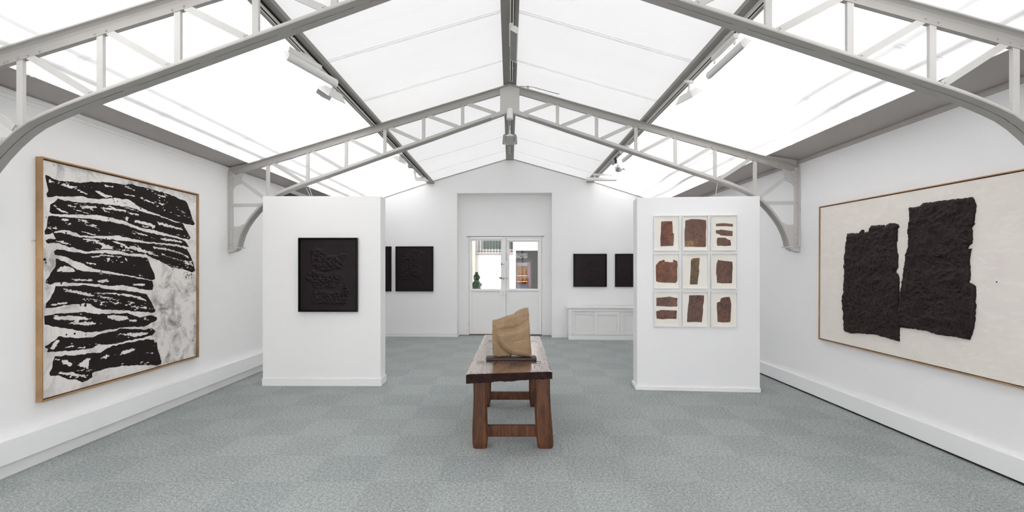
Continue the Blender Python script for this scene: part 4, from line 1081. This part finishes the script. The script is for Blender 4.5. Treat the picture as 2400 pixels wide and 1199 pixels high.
# ------------------------------------------------------------------ the carved stone on its plinth
ST = empty('stone_sculpture', (0.0, 4.43, 0.75), 0, 'ochre sandstone fragment with a carved swelling curve, mounted on a thin dark wooden plinth', 'sculpture')
m = MB(); m.box(-0.219, 0.245, 0, 0.125, 0.0, 0.0245); m.build('plinth', PLINTH, ST, bevel=0.002)
def s_pt(a, b): return ((1060+a/3.074-1195)*0.003963, 1.6-(690+b/3.074-627)*0.003963-0.75)
SO = [(290,188),(330,178),(400,153),(440,143),(465,122),(500,105),(535,96),(548,98),(552,160),(558,260),(562,330),(570,405),(568,443),(520,441),(470,434),(440,430),(400,436),(330,446),(318,440),(292,428),(289,300)]
def stone_h(x, z, d):
    a = (x/0.003963+1195-1060)*3.074; b = ((1.6-0.75-z)/0.003963+627-690)*3.074
    # swelling form: inside the curve that runs from upper right, round the left, down to the lower right
    P = [(545,190),(500,225),(450,248),(390,255),(345,262),(325,285),(330,330),(355,375),(395,412),(430,428),(480,436),(575,450),(575,185)]
    s_ = sdf(a, b, P)
    h = 0.030*np.clip(s_/30.0, 0, 1)**0.6
    # hollow just outside the curve, deepest at lower left
    h = h - 0.012*np.exp(-((s_+10)/13.0)**2)
    # crease
    cr = np.exp(-((b-(330-0.25*(a-450)))/7.0)**2)*np.exp(-((a-475)/30.0)**2)
    h = h - 0.012*cr - 0.010*np.clip((b-300)/140, 0, 1)*np.clip((420-a)/130, 0, 1)
    h = h + 0.004*(fbm(x*30, z*30, 4, 3)-0.5) + 0.002*(fbm(x*120, z*120, 2, 6)-0.5)
    rim = np.clip(d/0.012, 0, 1)
    top = np.clip((b-(190-0.36*(a-290)))/26.0, 0, 1)
    return 0.045 + h - 0.012*(1-rim)**2 - 0.045*(1-top)**1.2*(0.6+0.8*fbm(x*45, z*45, 3, 12))
relief_sheet('stone', STONE, ST, [s_pt(*p) for p in SO], 0.0028, stone_h, 0.045, 0.0025, 60, 4, 0.062)
m = MB(); m.tube([(0.006, 0.06, 0.02), (0.006, 0.06, 0.075)], 0.0045, 8); m.build('mounting_pin', BLACKM, ST)

# ------------------------------------------------------------------ lamps
def tube_lamp(loc, rz, tilt, L, label, drop=0.10, ax=0.0):
    """long asymmetric reflector lamp hung from a track by its gear box"""
    r = empty('reflector_lamp', loc, rz, label, 'lamp', 'long white reflector lamps on the tracks')
    M = Matrix.Rotation(tilt, 4, 'Y')
    K_ = 0.74
    prof = [(-0.055, -0.02), (-0.052, 0.015), (-0.035, 0.040), (-0.005, 0.050), (0.030, 0.040), (0.050, 0.010), (0.056, -0.035), (0.050, -0.035), (0.045, 0.004), (0.026, 0.033), (-0.005, 0.042), (-0.032, 0.033), (-0.047, 0.010), (-0.050, -0.02)]
    prof = [(a*K_, b*K_) for a, b in prof]
    m = MB(); n = len(prof); vs = [(a, -L/2, b) for a, b in prof]+[(a, L/2, b) for a, b in prof]
    m.add(vs, [(i, (i+1) % n, (i+1) % n+n, i+n) for i in range(n)], True, M); m.build('reflector', LAMPW, r)
    cap = [(-0.057, -0.022), (-0.054, 0.016), (-0.036, 0.043), (-0.005, 0.053), (0.032, 0.043), (0.052, 0.012), (0.058, -0.037)]
    cap = [(a*K_, b*K_) for a, b in cap]
    for s in (-1, 1):
        m = MB(); m.prism(cap, s*L/2-0.004, s*L/2+0.004, 'y', M); m.dome(tuple(M @ Vector((-0.02, s*(L/2+0.004), 0.013))), 0.005, (0, s, 0)); m.dome(tuple(M @ Vector((0.016, s*(L/2+0.004), 0.013))), 0.005, (0, s, 0))
        m.build('end_cap', LAMPW, r, bevel=0.001)
    m = MB(); m.box(-0.034, 0.036, -L/2+0.01, L/2-0.01, -0.020, -0.017, M)
    for k in range(int(L/0.03)):
        y = -L/2+0.015+k*0.03; m.box(-0.033, 0.035, y, y+0.003, -0.022, -0.004, M)
    m.build('louvre', LAMPG, r)
    g = L*0.66
    m = MB(); m.box(ax-0.022, ax+0.022, -g/2-0.03, g/2-0.03, 0.075, 0.115); m.build('gear_box', LAMPW, r, bevel=0.006)
    m = MB()
    for y in (-g/2+0.0, g/2-0.06): m.box(ax-0.006, ax+0.006, y-0.012, y+0.012, 0.035, 0.085)
    m.build('bracket', LAMPW, r)
    m = MB(); m.box(ax-0.016, ax+0.016, -0.08, 0.06, 0.112, 0.112+drop); m.build('track_adaptor', LAMPW, r, bevel=0.004)
    return r
tube_lamp((-1.775, 4.34, 3.375), R(-17), R(48), 0.64, 'long white reflector lamp on the purlin above the black stripe painting', 0.024, -0.055)
tube_lamp((1.865, 4.16, 3.385), R(1), R(-48), 0.65, 'long white reflector lamp by the near truss on the torn paper painting side', 0.014, -0.035)
tube_lamp((0.045, 5.07, 3.926), R(0), R(22), 0.68, 'long lamp with grey louvre hanging under the ridge beam', 0.0, -0.03)
tube_lamp((1.86, 9.84, 3.398), R(90), R(-50), 0.61, 'white reflector lamp turned crosswise near the end wall', 0.0, 0.0)
tube_lamp((1.92, 7.75, 3.392), R(2), R(-40), 0.66, 'pale reflector lamp half hidden behind the far truss, above the nine collages', 0.0, -0.09)

def flood_lamp(loc, rz, tilt, label, stem=0.10, sheet=None, sc=1.0):
    """small flat floodlight: flared body, glass below, ball joint and stem"""
    r = empty('floodlight', loc, rz, label, 'lamp', 'small white floodlights on the tracks')
    M = Matrix.Rotation(tilt, 4, 'X') @ Matrix.Scale(sc, 4)
    m = MB()
    a, b, h0, h1 = 0.13, 0.085, -0.02, 0.035
    m.add([(-a, -b, h0), (a, -b, h0), (a, b, h0), (-a, b, h0), (-a*0.66, -b*0.5, h1), (a*0.66, -b*0.5, h1), (a*0.66, b*0.5, h1), (-a*0.66, b*0.5, h1)],
          [(4, 5, 6, 7), (0, 1, 5, 4), (1, 2, 6, 5), (2, 3, 7, 6), (3, 0, 4, 7)], False, M)
    m.box(-a-0.004, a+0.004, -b-0.004, b+0.004, h0-0.012, h0, M)
    m.build('housing', LAMPW, r, bevel=0.003)
    m = MB(); m.box(-a+0.012, a-0.012, -b+0.012, b-0.012, h0-0.0135, h0-0.011, M); m.build('front_glass', CHROME, r)
    m = MB()
    m.lathe([(0.020, 0.02), (0.020, 0.045), (0.010, 0.05), (0.010, 0.05+stem)], 12)
    m.build('stem', LAMPW, r)
    m = MB(); m.box(-0.018, 0.018, -0.05, 0.05, 0.05+stem, 0.075+stem); m.build('track_adaptor', LAMPW, r, bevel=0.004)
    return r
f = flood_lamp((-1.815, 4.95, 3.385), R(72), R(34), 'small white floodlight on the black stripe painting side, just past the long lamp', 0.050)
m = MB(); M_ = Matrix.Rotation(R(34), 4, 'X'); m.box(-0.11, 0.11, 0.02, 0.085, -0.085, -0.080, M_); m.box(-0.11, 0.11, 0.085, 0.089, -0.085, -0.034, M_); m.build('silver_flap', CHROME, f)
flood_lamp((1.83, 4.94, 3.362), R(-72), R(30), 'small white floodlight on the torn paper painting side, just past the long lamp', 0.073)
flood_lamp((-1.83, 8.04, 3.40), R(70), R(32), 'small white floodlight seen just under the far truss', 0.035, sc=0.9)
flood_lamp((-1.83, 10.0, 3.43), R(15), R(18), 'small white floodlight at the end of its track by the end wall', 0.0, sc=1.0)
m = MB(); m.box(-0.02, 0.02, -0.05, 0.05, 0, 0.16); o = m.build('driver_box', LAMPW); o.location = (-1.86, 9.55, 3.35); o.rotation_euler = (0, R(-12), R(20)); tag(o, 'slim white driver box hanging beside the floodlight by the end wall', 'lamp driver')
m = MB(); m.box(-0.03, 0.03, -0.05, 0.05, 0, 0.06); o = m.build('junction_box', DARKSTEEL); o.location = (-1.88, 9.1, 3.48); tag(o, 'small dark grey box clipped beside the track near the end wall', 'junction box')

# finned twin-flap floodlight on the ridge
r = empty('finned_floodlight', (0.0, 8.3, 3.80), 0, 'white floodlight with cooling fins and two side flaps under the ridge', 'lamp')
m = MB()
for k in range(7):
    x = -0.054+k*0.018; m.box(x-0.003, x+0.003, -0.055, 0.05, -0.10, 0.045)
m.build('cooling_fins', LAMPW, r)
m = MB(); m.box(-0.062, 0.062, -0.02, 0.05, -0.10, 0.045); m.build('housing', LAMPG, r, bevel=0.004)
m = MB(); m.prism([(-0.085, 0.05), (0.085, 0.05), (0.025, 0.09), (-0.025, 0.09)], -0.03, 0.03); m.build('yoke', LAMPW, r, bevel=0.004)
for s in (-1, 1):
    m = MB(); m.prism([(s*0.070, 0.075), (s*0.100, 0.085), (s*0.118, 0.06), (s*0.128, -0.075), (s*0.085, -0.085)], -0.035, 0.03); m.build('side_flap', LAMPG, r, bevel=0.006)
m = MB(); m.lathe([(0.016, 0.08), (0.016, 0.15), (0.005, 0.16), (0.005, 0.2405)], 10); m.build('stem', LAMPW, r)

# can downlight at the apex of the far truss
r = empty('can_downlight', (0.0, 6.40, 3.56), 0, 'small white cylinder downlight at the apex of the far truss', 'lamp')
m = MB(); m.lathe([(0.036, 0.006), (0.043, 0.0), (0.044, 0.02), (0.040, 0.11), (0.034, 0.145), (0.0, 0.15)], 24); m.build('can', LAMPW, r)
m = MB(); m.lathe([(0.0, 0.03), (0.037, 0.0065)], 20); m.build('bulb_recess', LAMPG, r)
m = MB(); m.box(-0.012, 0.012, 0.03, 0.10, 0.12, 0.145); m.build('bracket', LAMPW, r)

# chrome spotlight
r = empty('chrome_spotlight', (1.88, 8.35, 3.318), 0, 'open chrome spotlight hanging from a black adaptor above the nine collages', 'lamp')
Mx = Matrix.Rotation(R(60), 4, 'X') @ Matrix.Rotation(R(-18), 4, 'Y')
m = MB(); m.lathe([(0.020, 0.07), (0.034, 0.045), (0.055, 0.01), (0.066, -0.015), (0.070, -0.022), (0.064, -0.022), (0.052, 0.004), (0.030, 0.036), (0.0, 0.05)], 24, Mx); m.build('reflector', CHROME, r)
m = MB(); m.lathe([(0.0, -0.005), (0.028, 0.0), (0.032, 0.03)], 16, Mx); m.build('bulb', LAMPG, r)
m = MB(); m.tube([(0.06, 0, 0), (0.04, 0.02, 0.08), (-0.01, 0.03, 0.13), (-0.04, 0.02, 0.10), (-0.06, 0, 0.0)], 0.004, 6); m.build('wire_yoke', CHROME, r)
m = MB(); m.tube([(0.07, -0.01, -0.01), (0.10, -0.02, -0.03)], 0.011, 8); m.build('aiming_knob', LAMPG, r)
m = MB(); m.lathe([(0.035, 0), (0.030, 0.05), (0.015, 0.10)], 10, Matrix.Translation((-0.045, 0.05, 0.09)), False); m.build('track_adaptor', BLACKM, r)
m = MB(); m.box(-0.11, -0.072, 0.0, 0.05, 0.06, 0.15); m.build('transformer', LAMPG, r, bevel=0.004)
# flex over the truss
m = MB(); m.tube([(0.13, 6.60, 4.075), (0.22, 6.58, 4.062), (0.26, 6.56, 4.052), (0.30, 6.54, 4.045), (0.46, 6.50, 3.985), (0.66, 6.47, 3.92)], 0.005, 6); m.box(0.235, 0.255, 6.54, 6.57, 4.03, 4.065)
tag(m.build('electric_flex', LAMPG), 'thin grey flex running over the far truss beside the ridge beam', 'cable')

# ------------------------------------------------------------------ courtyard seen through the door glass
m = MB(); m.box(-9, 9, 11.9, 24, -0.20, -0.08); tag(m.build('floor_outside', paint('courtyard_paving', (0.35, 0.34, 0.32, 1), 0.8)), kind='structure')
FAC = paint('courtyard_render', (0.43, 0.425, 0.42, 1), 0.8, 0.2)
YF = 16.0
m = MB()
m.box(-6, -1.30, YF, YF+0.35, -0.1, 4.6); m.box(-1.30, 0.10, YF, YF+0.35, -0.1, 2.09); m.box(-1.30, 0.10, YF, YF+0.35, 3.6, 4.6)
m.box(0.10, 0.20, YF, YF+0.35, -0.1, 4.6)
m.box(0.20, 1.10, YF, YF+0.35, 2.17, 4.6); m.box(1.10, 6, YF, YF+0.35, -0.1, 4.6)
m.box(-6, 6, YF, YF+0.35, 4.6, 9.0); m.box(-6.3, -6, 12, YF+0.35, -0.1, 9.0); m.box(6, 6.3, 12, YF+0.35, -0.1, 9.0)  # extra facade height and side walls added out of view to darken the courtyard
tag(m.build('wall_outside', FAC), kind='structure')
m = MB(); m.box(-1.55, -1.135, YF-0.12, YF, -0.1, 4.6)
tag(m.build('trim_6', paint('beige_stone', (0.42, 0.39, 0.34, 1), 0.8)), kind='structure')
WB = empty('window_5', kind='structure')
m = MB(); m.box(-1.31, 0.11, YF-0.05, YF+0.02, 2.06, 2.09); m.build('sill', paint('brown_sill', (0.3, 0.25, 0.2, 1), 0.7), WB)
m = MB(); m.box(-0.90, 0.10, YF+0.20, YF+0.22, 2.22, 3.6); m.build('pane', paint('grey_green_glass', (0.09, 0.115, 0.105, 1), 0.3, 0.5), WB)
m = MB(); m.box(-1.30, -0.90, YF+0.16, YF+0.24, 2.09, 3.6); m.box(-0.90, 0.10, YF+0.16, YF+0.24, 2.09, 2.22); m.build('window_frame', FAC, WB)
m = MB()
for k in range(12):
    x = -1.02+k*0.098; m.tube([(x, YF-0.03, 2.10), (x, YF-0.03, 3.6)], 0.012, 6)
m.tube([(-1.08, YF-0.03, 2.145), (0.11, YF-0.03, 2.145)], 0.012, 6)
m.build('iron_bars', paint('dark_iron', (0.05, 0.055, 0.06, 1), 0.6), WB)

# conifer in a pot
CF = empty('potted_conifer', (-0.93, 13.5, -0.08), 0, 'small dark green clipped conifer standing in the courtyard behind the door glass', 'plant')
m = MB(); m.lathe([(0.13, 0), (0.17, 0.30), (0.185, 0.30), (0.185, 0.33), (0.15, 0.33), (0.14, 0.30)], 20); m.build('pot', paint('terracotta', (0.35, 0.15, 0.09, 1), 0.8), CF)
m = MB(); m.tube([(0, 0, 0.3), (0.0, 0, 0.9)], 0.02, 6); m.build('trunk', BENCH_LEG, CF)
rnd = random.Random(5); m = MB()
for k in range(2600):
    t = rnd.random()**1.25; h = 0.42+1.12*t
    rad = (0.25*(1-t)**0.8+0.015)*(0.80+0.3*math.sin(h*31+2))*(0.75+0.35*rnd.random())
    a = rnd.uniform(0, 2*PI)
    if t < 0.62: rad *= 1.0+0.15*math.cos(a-PI)
    c = Vector((rad*math.cos(a), rad*math.sin(a), h)); u = Vector((math.cos(a), math.sin(a), 0.9)).normalized()*rnd.uniform(0.03, 0.055)
    w = u.cross(Vector((rnd.random(), rnd.random(), 0.3))).normalized()*0.011
    m.add([tuple(c-w), tuple(c+w), tuple(c+u)], [(0, 1, 2)])
CON = Mat('conifer_green'); CON.base(CON.mix(CON.noise(CON.coord(), 30, 3), (0.006, 0.024, 0.011, 1), (0.022, 0.075, 0.032, 1))); CON.set(0.7, 0.2)
m.lathe([(0.0, 0.40), (0.20, 0.44), (0.21, 0.60), (0.15, 0.95), (0.07, 1.3), (0.0, 1.5)], 14)
m.build('foliage', CON.m, CF, fix=False, weld=False)

# passage and shop window
PAS = paint('brown_passage_paint', (0.045, 0.03, 0.026, 1), 0.6)
m = MB()
m.box(0.10, 0.20, YF+0.35, YF+2.4, -0.1, 2.6); m.box(1.10, 1.20, YF+0.35, YF+2.4, -0.1, 2.6); m.box(0.1, 1.2, YF+0.35, YF+2.4, 2.6, 2.7); m.box(0.1, 1.2, YF+2.4, YF+2.5, -0.1, 2.7)
tag(m.build('wall_passage', PAS), kind='structure')
SH = empty('shop_window', (0.20, 16.5, 0), 0, 'lit shop display case with reddish and golden goods, seen through the door glass', 'shop window')
def emis(name, c, s):
    M = Mat(name); M.base(c); M.p.inputs['Emission Color'].default_value = c; M.p.inputs['Emission Strength'].default_value = s; return M.m
m = MB(); m.box(0, 0.40, 0.0, 0.02, 1.92, 2.10)
FRET = Mat('fretwork_panel'); vo = FRET.n('ShaderNodeTexVoronoi'); vo.feature = 'DISTANCE_TO_EDGE'; vo.inputs['Scale'].default_value = 14
FRET.link(FRET.coord(), vo.inputs['Vector']); FRET.base(FRET.ramp(vo.outputs['Distance'], [(0.05, (0.5, 0.5, 0.52)), (0.10, (0.08, 0.08, 0.09))])); FRET.set(0.6)
m.build('fretwork_panel', FRET.m, SH)
m = MB(); m.box(0.0, 0.52, 0.0, 0.06, 1.80, 1.86); m.box(0.50, 0.54, 0.0, 0.06, 0.6, 1.82); m.box(-0.0, 0.03, 0.0, 0.06, 0.6, 1.82); m.build('case_frame', paint('dark_brown_wood', (0.04, 0.02, 0.018, 1), 0.5), SH)
m = MB(); m.box(0.40, 0.50, 0.01, 0.05, 0.6, 1.80); m.build('side_post', paint('mauve_paint', (0.16, 0.095, 0.105, 1), 0.6), SH)
m = MB(); m.box(0.03, 0.40, 0.0, 0.04, 1.66, 1.78); m.build('fascia', paint('lilac_paint', (0.24, 0.215, 0.28, 1), 0.6), SH)
m = MB(); m.box(0.03, 0.40, 0.35, 0.37, 0.6, 1.66); m.build('back_panel', emis('warm_display_backing', (0.34, 0.17, 0.05, 1), 0.5), SH)
for z in (1.32, 1.12): 
    m = MB(); m.box(0.03, 0.40, 0.06, 0.34, z, z+0.015); m.build('shelf', LAMPW, SH)
m = MB(); m.box(0.03, 0.40, 0.02, 0.05, 0.60, 1.00); m.box(0.03, 0.40, 0.0, 0.06, 1.0, 1.03); m.build('stall_riser', paint('blue_grey_paint', (0.12, 0.13, 0.19, 1), 0.6), SH)
cols = [(0.30, 0.03, 0.015), (0.42, 0.24, 0.04), (0.45, 0.38, 0.28), (0.16, 0.03, 0.02), (0.38, 0.14, 0.03), (0.14, 0.16, 0.17)]
gm = [paint('goods_%d' % i, (*c, 1), 0.4) for i, c in enumerate(cols)]
rnd = random.Random(9)
for z in (1.335, 1.135, 1.03):
    x = 0.04
    while x < 0.36:
        w = rnd.uniform(0.025, 0.05); h = rnd.uniform(0.06, 0.15 if z < 1.3 else 0.26)
        h = min(h, 0.08) if z < 1.1 else h
        g = MB(); rr = w/2
        g.lathe([(rr*0.9, 0), (rr, h*0.15), (rr, h*0.6), (rr*0.5, h*0.8), (rr*0.45, h)], 10)
        k = rnd.randrange(6)
        o = g.build('shop_jar', gm[k]); o.location = (0.20+x+rr, 16.66, z+0.0)
        tag(o, ['small red jar in the lit shop display', 'small golden jar in the lit shop display', 'small cream jar in the lit shop display', 'small dark red jar in the lit shop display', 'small orange jar in the lit shop display', 'small grey jar in the lit shop display'][k], 'jar', 'jars in the shop display, '+['red', 'golden', 'cream', 'dark red', 'orange', 'grey'][k])
        x += w+rnd.uniform(0.004, 0.02)
